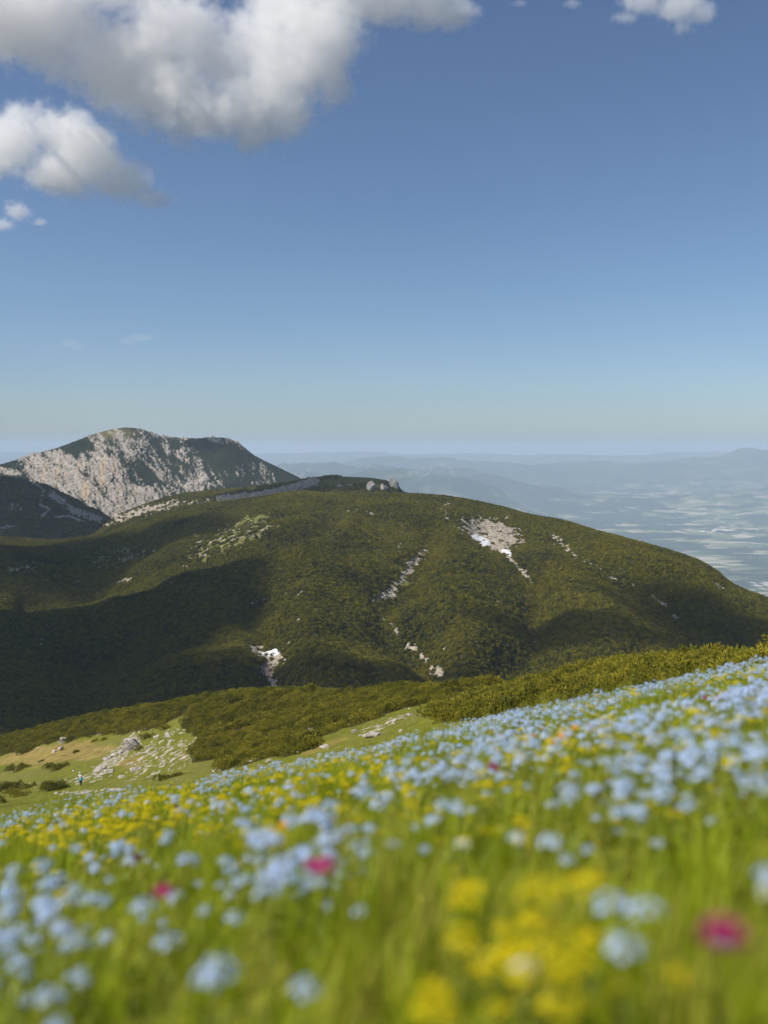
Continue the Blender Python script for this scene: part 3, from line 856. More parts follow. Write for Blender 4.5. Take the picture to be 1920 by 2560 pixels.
# ================================================================== PLANTS ON THE SLOPES
rs = np.random.default_rng(21)
far_src = []
for k in range(4):
    V, Fc, T_ = far_bush(rs, r=rs.uniform(1.5, 2.0), h=rs.uniform(1.4, 2.1))
    far_src.append(source('pine_mound', V, Fc, M['pine_far']))
sheet, rk, gr, T = HILL
dens = (.36 + .3 * fbm(hill_sheet.X / 7, hill_sheet.Y / 9, 2, 171)) * (1 - sstep(.15, .5, rk)) * (1 - sstep(.25, .6, gr)) * (T < 1.06)
dens = dens * ((sheet.PX > -260) & (sheet.PX < 2180)) * (sheet.PY < 1900)
pts = sheet.scatter(dens, rs)
scatter_object('pine_scrub_vegetation', pts, far_src, .5 + .65 * rs.random(len(pts)) ** 1.6 + .45 * np.maximum(0, fbm(pts[:, 0] / 9, pts[:, 1] / 12, 3, 173)), rs, 'dense dwarf pine scrub covering the broad green hill', 'scrub', .12)
sheet, rk, gr, T = BACK
dens = .10 * (1 - sstep(.15, .5, rk)) * (1 - sstep(.2, .7, gr)) * (T < 1.06) * (T > .3) * (sheet.PX > 150) * (sheet.PX < 1200)
p2 = sheet.scatter(dens, rs)
scatter_object('pine_scrub_vegetation', p2, far_src, rs.uniform(.9, 1.6, len(p2)), rs, 'dark pine scrub on the farther crest with outcrops', 'scrub', .12)
sheet, rk, T = SPUR
dens = .03 * (1 - sstep(.15, .5, rk)) * (T < 1.05) * (T > .2) * (sheet.PX > -200) * (sheet.PX < 480) * (fbm(sheet.X / 40, sheet.Y / 40, 3, 77) > -.1)
p3 = sheet.scatter(dens, rs)
scatter_object('pine_scrub_vegetation', p3, far_src, rs.uniform(1.2, 2.2, len(p3)), rs, 'dark pine scrub on the shaded spur below the mountain', 'scrub', .12)

# ------------------------------------------------------------------ dwarf pines on the spur
near_src = []
for k in range(5):
    V, Fc, T_ = pine_bush(rs, r=rs.uniform(1.0, 1.4), h=rs.uniform(1.3, 1.8), tufts=115, blades=8, tl=.27)
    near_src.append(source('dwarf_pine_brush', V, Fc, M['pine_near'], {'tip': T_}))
yc_ratio = Yf / YC
def poly_mask(PX, PY, poly):
    inside = np.zeros(PX.shape, bool); n = len(poly)
    for i in range(n):
        x0, y0 = poly[i]; x1, y1 = poly[(i + 1) % n]
        cond = ((y0 > PY) != (y1 > PY)) & (PX < (x1 - x0) * (PY - y0) / (y1 - y0 + 1e-9) + x0)
        inside ^= cond
    return inside
wob1 = 9 * fbm(Xf / 7, Yf / 9, 3, 111); wob2 = 6 * fbm(Xf / 7, Yf / 9, 3, 113)
PXw, PYw = gPX + wob1, gPY + wob2
vis = (Yf > 50)
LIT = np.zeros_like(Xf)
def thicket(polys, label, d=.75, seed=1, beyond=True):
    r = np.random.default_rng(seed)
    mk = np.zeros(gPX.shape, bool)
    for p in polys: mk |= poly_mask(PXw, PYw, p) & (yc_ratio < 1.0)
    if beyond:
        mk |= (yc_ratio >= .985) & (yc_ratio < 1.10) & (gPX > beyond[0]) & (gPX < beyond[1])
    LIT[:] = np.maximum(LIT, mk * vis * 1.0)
    gap = sstep(-.42, -.02, fbm(Xf / 2.6, Yf / 4.2, 3, seed + 3))
    pts = gsheet.scatter(d * mk * vis * (.12 + .88 * gap), r)
    # keep only what clears the meadow slope in front
    scatter_object('dwarf_pine_undergrowth', pts, near_src, .45 + .45 * r.random(len(pts)) ** 1.5 + .9 * np.maximum(0, fbm(pts[:, 0] / 2.6, pts[:, 1] / 4.2, 3, seed + 3) + .12), r, label, 'dwarf pine', .14)
    print('thicket', len(pts))
thicket([[(-500, 1700), (-500, 1960), (-100, 1900), (60, 1876), (150, 1852), (250, 1836), (330, 1834), (400, 1818), (440, 1796), (480, 1782), (520, 1740), (520, 1600), (-500, 1600)]],
        'dark continuous dwarf pine belt along the left crest of the spur', seed=31, beyond=(-500, 520))
thicket([[(455, 1796), (480, 1782), (540, 1700), (1030, 1690), (1180, 1690), (1180, 1718), (1140, 1735), (1085, 1752), (1010, 1772), (925, 1798), (850, 1826), (808, 1838), (800, 1822), (742, 1828), (800, 1856), (795, 1868), (720, 1890), (640, 1900), (560, 1925), (530, 1918), (545, 1900), (480, 1903), (478, 1880), (505, 1850), (460, 1822)]],
        'big mottled dwarf pine thicket in the middle above the grassy strip', seed=32, beyond=(520, 1150))
thicket([[(1078, 1785), (1085, 1765), (1140, 1750), (1210, 1735), (1300, 1712), (1400, 1690), (1560, 1650), (2000, 1600), (2900, 1500), (2900, 1600), (1930, 1690), (1640, 1715), (1540, 1742), (1480, 1758), (1400, 1770), (1300, 1780), (1180, 1802), (1100, 1803)],
         [(1180, 1690), (1180, 1718), (1230, 1715), (1400, 1676), (1560, 1640), (1400, 1660)]],
        'dwarf pine belt running up to the right edge behind the flowers', d=1.0, seed=33, beyond=(1150, 2900))
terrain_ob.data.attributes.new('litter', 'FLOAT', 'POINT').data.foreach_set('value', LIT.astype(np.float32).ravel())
# single shrubs in the clearing: each one a shrub with its own needles and stem
def shrub(px, py, wpx, hpx, label, seed, flat=1.0):
    P = spur_point(px, py)
    k = P[1] / F
    Wd, H = wpx * k, max(.5, hpx * k)
    r = np.random.default_rng(seed)
    n = int(np.clip(Wd * Wd * .35, 3, 22)); parts = []
    for i in range(n):
        V, Fc, T_ = pine_bush(r, r=.85, h=min(H, 1.7), tufts=64, blades=8, tl=.28)
        a = r.random() * 6.28; q = math.sqrt(r.random())
        parts.append((V + np.array([math.cos(a) * q * (Wd / 2 - .6), math.sin(a) * q * min(Wd / 2, 2.2) * .8, 0]), Fc, T_))
    V, Fc, T_ = merge(parts)
    e = bpy.data.objects.new('dwarf_pine_shrub', None); link(e); e.location = P
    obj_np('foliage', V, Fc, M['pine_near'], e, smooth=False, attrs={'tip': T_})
    st = []
    for i in range(3):
        a = i * 2.1 + seed; b0 = np.array([.1 * math.cos(a), .1 * math.sin(a), -.4]); b1 = np.array([.5 * math.cos(a) * Wd / 3, .4 * math.sin(a), H * .5])
        ring = [np.array([math.cos(t) * .06, math.sin(t) * .06, 0]) for t in (0, 2.1, 4.2)]
        st.append((np.array([b0 + q for q in ring] + [b1 + q * .5 for q in ring]), np.array([(0, 1, 4), (0, 4, 3), (1, 2, 5), (1, 5, 4), (2, 0, 3), (2, 3, 5)]), np.zeros(6)))
    V, Fc, T_ = merge(st)
    obj_np('stem', V, Fc, M['bark'], e)
    tag(e, label, 'shrub', 'dwarf pine shrubs in the clearing')
for i, (px, py, wd, ht, lab) in enumerate([
    (63, 1884, 58, 26, 'round dark dwarf pine shrub just below the left crest belt'),
    (50, 1925, 80, 22, 'low wide dwarf pine shrub cut by the left photo edge on dry turf'),
    (145, 1924, 76, 20, 'long low dwarf pine shrub on dry turf left of the hikers'),
    (45, 1975, 130, 36, 'large dwarf pine shrub at the left edge above the lower meadow'),
    (140, 1972, 95, 36, 'large dwarf pine shrub right beside the two hikers'),
    (42, 1990, 70, 22, 'small dwarf pine shrub lowest of those at the left edge'),
    (367, 1846, 48, 18, 'dwarf pine shrub touching the upper right of the big white boulder'),
    (350, 1874, 38, 15, 'dwarf pine shrub directly below the big white boulder'),
    (412, 1826, 36, 16, 'dwarf pine shrub above the pair of white stones near the thicket'),
    (190, 1880, 16, 8, 'tiny dwarf pine shrub alone in the brown dry turf'),
    (236, 1852, 20, 8, 'tiny dwarf pine shrub, left one of two below the crest belt'),
    (262, 1849, 14, 8, 'tiny dwarf pine shrub, right one of two below the crest belt'),
    (103, 1903, 22, 7, 'flat dwarf pine sprig between the low wide shrub and the long one'),
    (430, 1946, 110, 13, 'long flat dwarf pine mat just above the flower meadow'),
    (0, 2008, 26, 26, 'dwarf pine shrub half cut off at the left edge above the flowers'),
]):
    shrub(px, py, wd, ht, lab, 200 + i)

# ------------------------------------------------------------------ boulders and loose stones on the spur
def boulder(P, size, seed, label, group='pale boulders on the spur', sub=4, ang=0.0):
    V, Fc = rock_shape(seed, sub, size)
    o = obj_np('boulder', rotz(V, ang), Fc, M['rock'], smooth=False)
    o.location = Vector(P) + Vector((0, 0, size[2] * .25))
    tag(o, label, 'boulder', group)
for i, (px, py, wpx, hpx, lab) in enumerate([
    (327, 1874, 44, 42, 'biggest white boulder on the spur, steep faced'),
    (420, 1844, 22, 14, 'white boulder, right one of a pair near the thicket'),
    (392, 1844, 18, 11, 'white boulder, left one of a pair near the thicket'),
    (152, 1876, 14, 14, 'upright pale boulder on dry turf, right of a pair'),
    (137, 1880, 14, 10, 'low pale boulder on dry turf, left of a pair'),
    (165, 1850, 26, 9, 'flat pale slab just below the left crest belt'),
    (270, 1900, 24, 10, 'pale slab in the middle of the rocky streak'),
    (285, 1890, 18, 9, 'pale block uppermost in the rocky streak'),
    (300, 1884, 15, 9, 'small pale block between the biggest boulder and the streak'),
    (253, 1924, 30, 14, 'broad pale slab low in the rocky streak'),
    (272, 1932, 26, 15, 'pale block lowest in the rocky streak'),
    (240, 1930, 18, 10, 'small pale block left in the rocky streak'),
    (337, 1928, 24, 12, 'long pale stone alone right of the rocky streak'),
    (306, 1944, 20, 8, 'flat pale stone above the green lower turf'),
    (287, 1976, 30, 9, 'flat tan slab lying on green turf beside the flower meadow'),
    (935, 1842, 56, 15, 'long white slab on the grassy strip above the flowers'),
    (816, 1870, 30, 13, 'white boulder at the meadow edge left of the long slab'),
    (1002, 1826, 12, 8, 'small white stone right of the long white slab'),
    (884, 1830, 18, 10, 'small pale stone under the middle thicket edge'),
    (1021, 1789, 22, 7, 'thin pale stone high on the grassy strip'),
    (673, 1904, 20, 9, 'pale stone under the lower tip of the middle thicket'),
    (1296, 1772, 22, 14, 'white stone at the foot of the right pine belt'),
    (638, 1893, 10, 14, 'narrow upright pale stone at the lower thicket edge'),
]):
    P = spur_point(px, py); k = P[1] / F
    a, h = wpx * k * .55, hpx * k * .6
    boulder(P, (a, min(a, h * 1.3), h), 300 + i, lab, ang=.0)
stone_src = []
for k in range(4):
    V, Fc = rock_shape(400 + k, 2, (1, .8, .6))
    stone_src.append(source('stone', V, Fc, M['rock']))
dS = .25 * stn + .5 * stn * (fbm(Xf / 3, Yf / 4, 3, 117) > .1) + .006
dS = dS * vis * (yc_ratio < 1) * (gPX > -100) * (gPX < 1500)
pts = gsheet.scatter(dS, rs)
scatter_object('limestone_rubble', pts, stone_src, .10 + .42 * rs.random(len(pts)) ** 3, rs, 'countless small pale stones strewn over the spur turf', 'stones', .4)
# scree on the hill
hs, rkh_, grh_, Th = HILL
pts = hs.scatter(.16 * rkh_ * (hs.PX > -60) * (hs.PX < 1960), rs)
scatter_object('limestone_rubble', pts, stone_src, .35 + 1.3 * rs.random(len(pts)) ** 3, rs, 'pale scree and broken limestone in the gullies of the green hill', 'scree', .4)
pts = hs.scatter(.012 * grh_ * (hs.PX > -60) * (hs.PX < 1960), rs)
scatter_object('pine_scrub_vegetation', pts, far_src, .35 + .5 * rs.random(len(pts)), rs, 'small scattered pines in the grassy openings of the hill', 'scrub', .12)
pts = ridge_sheet.scatter(.02 * rkb * (ridge_sheet.PX > 200) * (ridge_sheet.PX < 1050), rs)
scatter_object('limestone_rubble', pts, stone_src, .6 + 2.0 * rs.random(len(pts)) ** 2, rs, 'grey limestone outcrop blocks along the farther crest', 'outcrop', .4)

def sheet_point(sh, T, px, py):
    i = int(np.argmin(np.hypot(sh.PX - px, sh.PY - py) + 1e6 * (T > 1.02)))
    return np.array([sh.X.flat[i], sh.Y.flat[i], sh.Z.flat[i]])
# three big blocks at the right end of the farther crest
for i, (px, py, wpx, hpx, lab) in enumerate([
    (930, 1229, 25, 30, 'grey block at the far crest end, leftmost of three'),
    (960, 1230, 20, 24, 'grey block at the far crest end, middle and smallest of three'),
    (985, 1226, 26, 44, 'tall grey crag where the far crest drops off, rightmost of three')]):
    P = sheet_point(ridge_sheet, BACK[3], px, py - 6); k = P[1] / F
    boulder(P, (wpx * k * .55, wpx * k * .5, hpx * k * .55), 500 + i, lab, 'grey blocks on the farther crest')
# snow patches: thin lenses of old snow lying on the scree
def snow(line, wpx, label, seed):
    """patch of old snow following the ground under a strip in the hollow"""
    m = seg_dist(hs.PX + 3 * fbm(hs.X / 3, hs.Y / 3, 3, seed), hs.PY * 1.0, line) 
    n, mm = hs.X.shape
    thick = np.clip(1 - m / wpx, 0, 1) ** .5
    keep = (m < wpx) & (Th < 1)
    fq = grid_faces(n, mm)
    kq = keep.ravel()[fq].any(1); fq = fq[kq]
    ids, invx = np.unique(fq, return_inverse=True)
    top = np.stack([hs.X.ravel()[ids], hs.Y.ravel()[ids], hs.Z.ravel()[ids] + 1.1 * thick.ravel()[ids] - .12 + .3], -1)
    bot = top.copy(); bot[:, 2] = hs.Z.ravel()[ids] - .4
    rim = thick.ravel()[ids] <= 0
    top[rim, 2] = bot[rim, 2]
    fq = invx.reshape(-1, 4)
    o = obj_np('snow_patch', np.concatenate([top, bot]), np.concatenate([fq, fq[:, ::-1] + len(ids)]), M['snow'])
    tag(o, label, 'snow patch', 'old snow patches', kind='thing')
snow([(1188, 1346), (1203, 1352), (1216, 1358)], 10, 'old white snow patch, upper and larger one in the big scree hollow', 3)
snow([(1260, 1380), (1274, 1383)], 7.5, 'old white snow patch, lower one at the foot of the big scree hollow', 5)
snow([(660, 1638), (676, 1634), (690, 1630)], 8, 'old white snow patch in the rocky gully low on the hill', 7)

# ------------------------------------------------------------------ hikers
def skin_body(name, joints, edges, mat, parent, levels=1):
    me = bpy.data.meshes.new(name)
    names = list(joints)
    me.from_pydata([joints[n][:3] for n in names], [(names.index(a), names.index(b)) for a, b in edges], [])
    o = link(bpy.data.objects.new(name, me), parent)
    md = o.modifiers.new('skin', 'SKIN')
    for i, n in enumerate(names):
        rr = joints[n][3]
        me.skin_vertices[0].data[i].radius = rr if isinstance(rr, tuple) else (rr, rr)
    me.skin_vertices[0].data[0].use_root = True
    o.modifiers.new('sub', 'SUBSURF').levels = levels
    o.modifiers['sub'].render_levels = levels
    me.materials.append(mat)
    return o
skin_m = flat_mat('skin', (.42, .25, .17), .6, .1)
def hiker(P, face, shirt, trousers, hat, pack, label, seed, lean=0.12):
    e = link(bpy.data.objects.new('person', None)); e.location = P; e.rotation_euler = (0, 0, face)
    J = {'pelvis': (0, 0, .92, (.15, .11)), 'waist': (0, .02, 1.08, (.14, .10)), 'chest': (0, lean * .7, 1.30, (.17, .12)), 'neck': (0, lean, 1.47, .058), 'chin': (0, lean + .03, 1.56, .075), 'skull': (0, lean + .02, 1.66, .095),
         'nose': (0, lean + .125, 1.605, .018),
         'shl': (-.19, lean * .8, 1.38, .065), 'ell': (-.27, lean - .02, 1.13, .045), 'wrl': (-.24, lean + .2, .98, .032), 'hal': (-.23, lean + .28, .95, .035),
         'shr': (.19, lean * .8, 1.38, .065), 'elr': (.27, lean - .08, 1.14, .045), 'wrr': (.25, lean + .12, .95, .032), 'har': (.245, lean + .2, .90, .035),
         'hil': (-.1, 0, .86, .095), 'knl': (-.11, .24, .52, .062), 'anl': (-.11, .16, .09, .042), 'tol': (-.11, .30, .04, .04),
         'hir': (.1, 0, .86, .095), 'knr': (.11, .04, .48, .062), 'anr': (.11, -.26, .12, .042), 'tor': (.11, -.14, .03, .04)}
    E = [('pelvis', 'waist'), ('waist', 'chest'), ('chest', 'neck'), ('neck', 'chin'), ('chin', 'skull'), ('chin', 'nose'), ('chest', 'shl'), ('shl', 'ell'), ('ell', 'wrl'), ('wrl', 'hal'), ('chest', 'shr'), ('shr', 'elr'), ('elr', 'wrr'), ('wrr', 'har'),
         ('pelvis', 'hil'), ('hil', 'knl'), ('knl', 'anl'), ('anl', 'tol'), ('pelvis', 'hir'), ('hir', 'knr'), ('knr', 'anr'), ('anr', 'tor')]
    skin_body('body', J, E, skin_m, e)
    def grow(keys, by): return {k: (*J[k][:3], tuple(t + by for t in J[k][3]) if isinstance(J[k][3], tuple) else J[k][3] + by) for k in keys}
    S = grow(['waist', 'pelvis', 'chest', 'shl', 'ell', 'shr', 'elr'], .022)
    skin_body('shirt', S, [('waist', 'pelvis'), ('waist', 'chest'), ('chest', 'shl'), ('shl', 'ell'), ('chest', 'shr'), ('shr', 'elr')], shirt, e)
    Tn = grow(['pelvis', 'hil', 'knl', 'hir', 'knr', 'anl', 'anr'], .026)
    skin_body('trousers', Tn, [('pelvis', 'hil'), ('hil', 'knl'), ('knl', 'anl'), ('pelvis', 'hir'), ('hir', 'knr'), ('knr', 'anr')], trousers, e)
    for sgn, key, tkey in ((-1, 'anl', 'tol'), (1, 'anr', 'tor')):
        Bt = grow([key, tkey], .03)
        skin_body('boot', Bt, [(key, tkey)], bootm, e)
    # sun hat: crown and brim
    V, Fc = [], []
    prof = [(.17, 0), (.175, .008), (.11, .02), (.105, .07), (.08, .11), (0.001, .125)]
    for r_, z_ in prof:
        for k in range(16):
            a = k / 16 * 2 * math.pi; V.append((math.cos(a) * r_, lean + .02 + math.sin(a) * r_, 1.70 + z_))
    for i in range(len(prof) - 1):
        for k in range(16): Fc.append((i * 16 + k, i * 16 + (k + 1) % 16, i * 16 + 16 + (k + 1) % 16, i * 16 + 16 + k))
    obj_np('hat', V, np.array(Fc), hat, e)
    if pack:
        V, Fc = ico(3); V = np.sign(V) * np.abs(V) ** .6
        V = V * np.array([.17, .12, .27]) + np.array([0, lean * .5 - .24, 1.22])
        pk = obj_np('backpack', V, Fc, pack, e)
        V2 = np.sign(ico(2)[0]) * np.abs(ico(2)[0]) ** .6 * np.array([.12, .05, .10]) + np.array([0, lean * .5 - .37, 1.12])
        obj_np('pocket', V2, ico(2)[1], pack, pk)
    tag(e, label, 'person', 'two hikers on the spur')
bootm = flat_mat('boot_leather', (.06, .045, .035), .6, .2)
cyan = flat_mat('cyan_nylon', (.02, .42, .62), .5, .1, 20)
whitec = flat_mat('white_cotton', (.78, .77, .74), .8, .05, 20)
darkc = flat_mat('dark_cloth', (.03, .03, .045), .8, .2, 20)
greyc = flat_mat('grey_cloth', (.45, .42, .40), .8, .1, 20)
P1 = spur_point(203, 1966); P2 = spur_point(196, 1964)
hiker(P1, R(20), greyc, darkc, whitec, cyan, 'hiker in white sun hat carrying a bright cyan backpack', 1)
hiker(P2 + np.array([0, 1.1, .0]), R(20), whitec, cyan, whitec, None, 'hiker in white hat and white shirt half hidden ahead of the cyan backpack', 2)

# ================================================================== MEADOW FLOWERS AND GRASS
rm = np.random.default_rng(77)
M['grass'] = flat_mat('grass_blade', (.31, .365, .006), .6, .35, 14, .3, trans=.4, obj_var=.25)
M['grass_dry'] = flat_mat('dry_grass_blade', (.36, .34, .05), .7, .3, 14, .2, trans=.3)
M['stem'] = flat_mat('flower_stem', (.20, .24, .03), .6, .2, 30, .3, trans=.2)
M['blue'] = flat_mat('pale_blue_petal', (.52, .645, .95), .7, .12, 60, .2, trans=.3, obj_var=.25)
M['yellow'] = flat_mat('yellow_bract', (.72, .58, .006), .7, .18, 60, .2, trans=.35, obj_var=.2)
M['magenta'] = flat_mat('magenta_petal', (.50, .02, .20), .7, .2, 60, .2, trans=.3)
M['orange'] = flat_mat('orange_petal', (.85, .42, .01), .7, .15, 60, .2, trans=.3)
M['white'] = flat_mat('cream_petal', (.72, .74, .62), .7, .1, 60, .2, trans=.3)
M['maroon'] = flat_mat('maroon_bud', (.13, .035, .045), .8, .3, 60, .2, trans=.1)

def blade(V, Fc, base, ang, h, bend, wd, seg=3):
    d = np.array([math.cos(ang), math.sin(ang), 0]); s = np.array([-d[1], d[0], 0])
    i0 = len(V)
    for k in range(seg + 1):
        t = k / seg
        c = base + d * (bend * t * t) + np.array([0, 0, h * t * (1 - .18 * t * bend / (h + 1e-6))])
        ww = wd * (1 - t ** 1.6) * .5 + .0003
        V.append(c - s * ww); V.append(c + s * ww)
    for k in range(seg): Fc.append((i0 + 2 * k, i0 + 2 * k + 1, i0 + 2 * k + 3, i0 + 2 * k + 2))
def tuft(r, n=14, h=.12, rad=.03, wd=.0035):
    V, Fc = [], []
    for i in range(n):
        a = r.random() * 6.28; q = rad * math.sqrt(r.random())
        hh = h * r.uniform(.5, 1.25)
        blade(V, Fc, np.array([math.cos(a) * q, math.sin(a) * q, -.01]), r.random() * 6.28, hh, hh * r.uniform(.1, .75), wd * r.uniform(.7, 1.4))
    return np.array(V), np.array(Fc)
def stem_mesh(r, h, leaves=3, ll=.035):
    V, Fc = [], []
    for k, z in enumerate(np.linspace(-.02, h, 4)):
        for a in (0, 2.1, 4.2): V.append(np.array([math.cos(a) * .0012 + .006 * math.sin(z * 20), math.sin(a) * .0012, z]))
    for k in range(3):
        for a in range(3): Fc.append((k * 3 + a, k * 3 + (a + 1) % 3, k * 3 + 3 + (a + 1) % 3, k * 3 + 3 + a))
    for i in range(leaves):
        blade(V, Fc, np.array([0, 0, h * r.uniform(.0, .6)]), r.random() * 6.28, ll * .7, ll, .010)
    return np.array(V), np.array(Fc)
def floret(V, Fc, c, n, rad, petals=5, cup=.25):
    n = n / np.linalg.norm(n); u = np.cross(n, [.31, .2, .9]); u /= np.linalg.norm(u); v = np.cross(n, u)
    for k in range(petals):
        a0 = k / petals * 6.283; w_ = 6.283 / petals * .46
        i = len(V)
        p = lambda a, r_, z: c + (u * math.cos(a) + v * math.sin(a)) * r_ + n * z
        V += [p(a0, rad * .1, 0), p(a0 - w_, rad * .75, rad * cup), p(a0, rad, rad * cup * .8), p(a0 + w_, rad * .75, rad * cup)]
        Fc.append((i, i + 1, i + 2, i + 3))
def blue_head(r, rad=.0155, n=15, fr=.0046):
    V, Fc = [], []
    for i in range(n):
        z = 1 - (i + .5) / n * 1.15; a = i * 2.4 + r.normal(0, .2); q = math.sqrt(max(0, 1 - z * z))
        d = np.array([math.cos(a) * q, math.sin(a) * q, z])
        floret(V, Fc, d * rad * r.uniform(.75, 1.1) * np.array([1, 1, .6]), d + np.array([0, 0, .5]), fr * r.uniform(.85, 1.15))
    return np.array(V), np.array(Fc)
def yellow_head(r, rad=.019, n=20, fr=.005):
    V, Fc = [], []
    for i in range(n):
        a = i * 2.4; q = math.sqrt((i + .5) / n)
        c = np.array([math.cos(a) * q * rad, math.sin(a) * q * rad, (1 - q * q) * rad * .5 + r.normal(0, .003)])
        floret(V, Fc, c, np.array([math.cos(a) * q * .5, math.sin(a) * q * .5, 1]) + r.normal(0, .2, 3), fr * r.uniform(.8, 1.3), 4, .5)
    return np.array(V), np.array(Fc)
def big_head(r, rad=.02, petals=8, layers=2, cup=.4):
    V, Fc = [], []
    for l in range(layers):
        floret(V, Fc, np.array([0, 0, l * rad * .25]), np.array([r.normal(0, .2), r.normal(0, .2), 1]), rad * (1 - .3 * l), petals - l, cup + .3 * l)
    return np.array(V), np.array(Fc)

def dens_map(PX, PY, items, base=0.0):
    d = np.full(PX.shape, base)
    for it in items:
        if it[0] == 'l':
            d = np.maximum(d, it[3] * (1 - sstep(.4, 1.3, seg_dist(PX, PY, it[1]) / it[2])))
        else:
            _, cx, cy, rx, ry, an, st = it
            c, s = math.cos(R(an)), math.sin(R(an)); dx, dy = PX - cx, PY - cy
            d = np.maximum(d, st * (1 - sstep(.5, 1.25, np.hypot((dx * c + dy * s) / rx, (-dx * s + dy * c) / ry))))
    return d
PXn, PYn = near_sheet.PX, near_sheet.PY
Xq, Yq = near_sheet.X, near_sheet.Y
front = (Yq > .45) & (Yq < 23.5) & (PXn > -500) & (PXn < 2450)
clump = sstep(-.25, .35, fbm(Xq / .35, Yq / .5, 3, 131)); clump3 = sstep(-.3, .25, fbm(Xq / 1.3, Yq / 2.2, 3, 139)); clump2 = sstep(-.2, .3, fbm(Xq / .5, Yq / .7, 3, 137))
BLUE = [('l', [(2500, 1560), (1920, 1690), (1600, 1745), (1300, 1800), (1120, 1830)], 62, 1.0), ('e', 1650, 1880, 420, 130, -14, 1.0), ('e', 1950, 1800, 400, 120, -14, 1.0), ('e', 1200, 1960, 260, 110, -16, .9), ('e', 1420, 2040, 260, 80, -10, .8), ('e', 980, 2080, 190, 55, -16, .6),
        ('l', [(1150, 1830), (900, 1885), (700, 1915), (520, 1962)], 26, .75), ('e', 780, 1960, 200, 40, -18, .15), ('l', [(850, 2130), (700, 2170), (560, 2210), (380, 2260)], 46, 1.5), ('e', 300, 2150, 90, 40, -20, .3),
        ('e', 100, 2340, 180, 85, 20, .9), ('l', [(0, 2060), (160, 2030), (330, 2000)], 34, .4), ('e', 400, 2030, 110, 26, -10, .4), ('e', 640, 2020, 130, 36, -10, .3), ('e', 250, 2440, 120, 60, 0, .25)]
YEL = [('e', 620, 1990, 420, 75, -14, .65), ('e', 300, 2040, 330, 55, -10, .9), ('e', 60, 2150, 170, 60, 0, .5), ('e', 980, 1990, 150, 80, 0, .7), ('e', 1500, 1900, 500, 170, -14, .42), ('e', 1880, 1760, 260, 120, -14, .4), ('e', 1370, 2360, 180, 85, 20, 1.0), ('e', 1010, 2500, 130, 90, 0, .9),
       ('e', 1500, 2450, 160, 90, 0, .6), ('e', 820, 2060, 280, 50, -10, .5), ('e', 1900, 2500, 150, 120, 0, .4), ('e', 1800, 2130, 200, 60, 0, .2)]
farb = 1 / (1 + (np.maximum(Yq, 0) / 8.0) ** 1.5)
farw = 1 / (1 + (np.maximum(Yq, 0) / 4.2) ** 1.5)
dB = dens_map(PXn, PYn, BLUE, .0) * (.06 + .94 * clump) * (.12 + .88 * clump3) * farb + .010 * farw
dY = dens_map(PXn, PYn, YEL, .010) * (.05 + .95 * clump2) * (.25 + .75 * farw) + 1.9 * dens_map(PXn, PYn, [('e', 1370, 2360, 170, 75, 15, 1.0), ('e', 1010, 2500, 110, 80, 0, .8), ('e', 1480, 2470, 120, 70, 0, .5)])
blue_pts = near_sheet.scatter(800 * dB * front * (1 + 0 * Yq), rm)
yel_pts = near_sheet.scatter(330 * dY * front, rm)
print('blue', len(blue_pts), 'yellow', len(yel_pts))

def place(kind, pts, head_fn, head_mat, label_fn, cat, group, hgt, nkeep, stuff_label, stuff_name, variants=4, extra=None):
    """the largest-showing flowers become things (> stem, flower_head); the rest of the drift is one stuff object"""
    r = np.random.default_rng(len(kind))
    px, py = px_of(pts[:, 0], pts[:, 1], pts[:, 2] + hgt)
    inside = (px > 0) & (px < 1920) & (py < 2560) & (py > 1500)
    order = np.argsort(np.where(inside, pts[:, 1], 1e6))
    keep = order[:nkeep] if nkeep else []
    protos = []
    for v in range(variants):
        hs_ = hgt * r.uniform(.85, 1.2)
        V, Fc = head_fn(r); hm = mesh_np('flower_head', V + np.array([0, 0, hs_]), Fc, head_mat, smooth=False)
        V2, F2 = stem_mesh(r, hs_); sm_ = mesh_np('stem', V2, F2, M['stem'], smooth=False)
        protos.append((hm, sm_, V, Fc, V2, F2, hs_))
    for i in keep:
        hm, sm_ = protos[r.integers(variants)][:2]
        e = bpy.data.objects.new(kind, None); COL.objects.link(e)
        e.empty_display_size = .02
        e.location = pts[i]; e.rotation_euler = (r.normal(0, .14), r.normal(0, .14), r.random() * 6.28)
        s = r.uniform(.6, 1.35); e.scale = (s, s, r.uniform(.75, 1.2) * s)
        for m_, nm in ((sm_, 'stem'), (hm, 'flower_head')):
            c = bpy.data.objects.new(nm, m_); COL.objects.link(c); c.parent = e
        tag(e, label_fn(px[i], py[i]), cat, group)
    rest = np.setdiff1d(np.arange(len(pts)), keep)
    if len(rest) and stuff_name:
        srcs = []
        for hm, sm_, V, Fc, V2, F2, hs_ in protos:
            VV = np.concatenate([V + np.array([0, 0, hs_]), V2]); FF = [np.concatenate([Fc, F2 + len(V)])]
            mi = np.concatenate([np.zeros(len(Fc)), np.ones(len(F2))])
            srcs.append(bpy.data.objects.new(kind, mesh_np(kind, VV, FF, [head_mat, M['stem']], smooth=False, mat_idx=mi)))
        scatter_object(stuff_name, pts[rest], srcs, r.uniform(.55, 1.35, len(rest)), r, stuff_label, cat, .14)

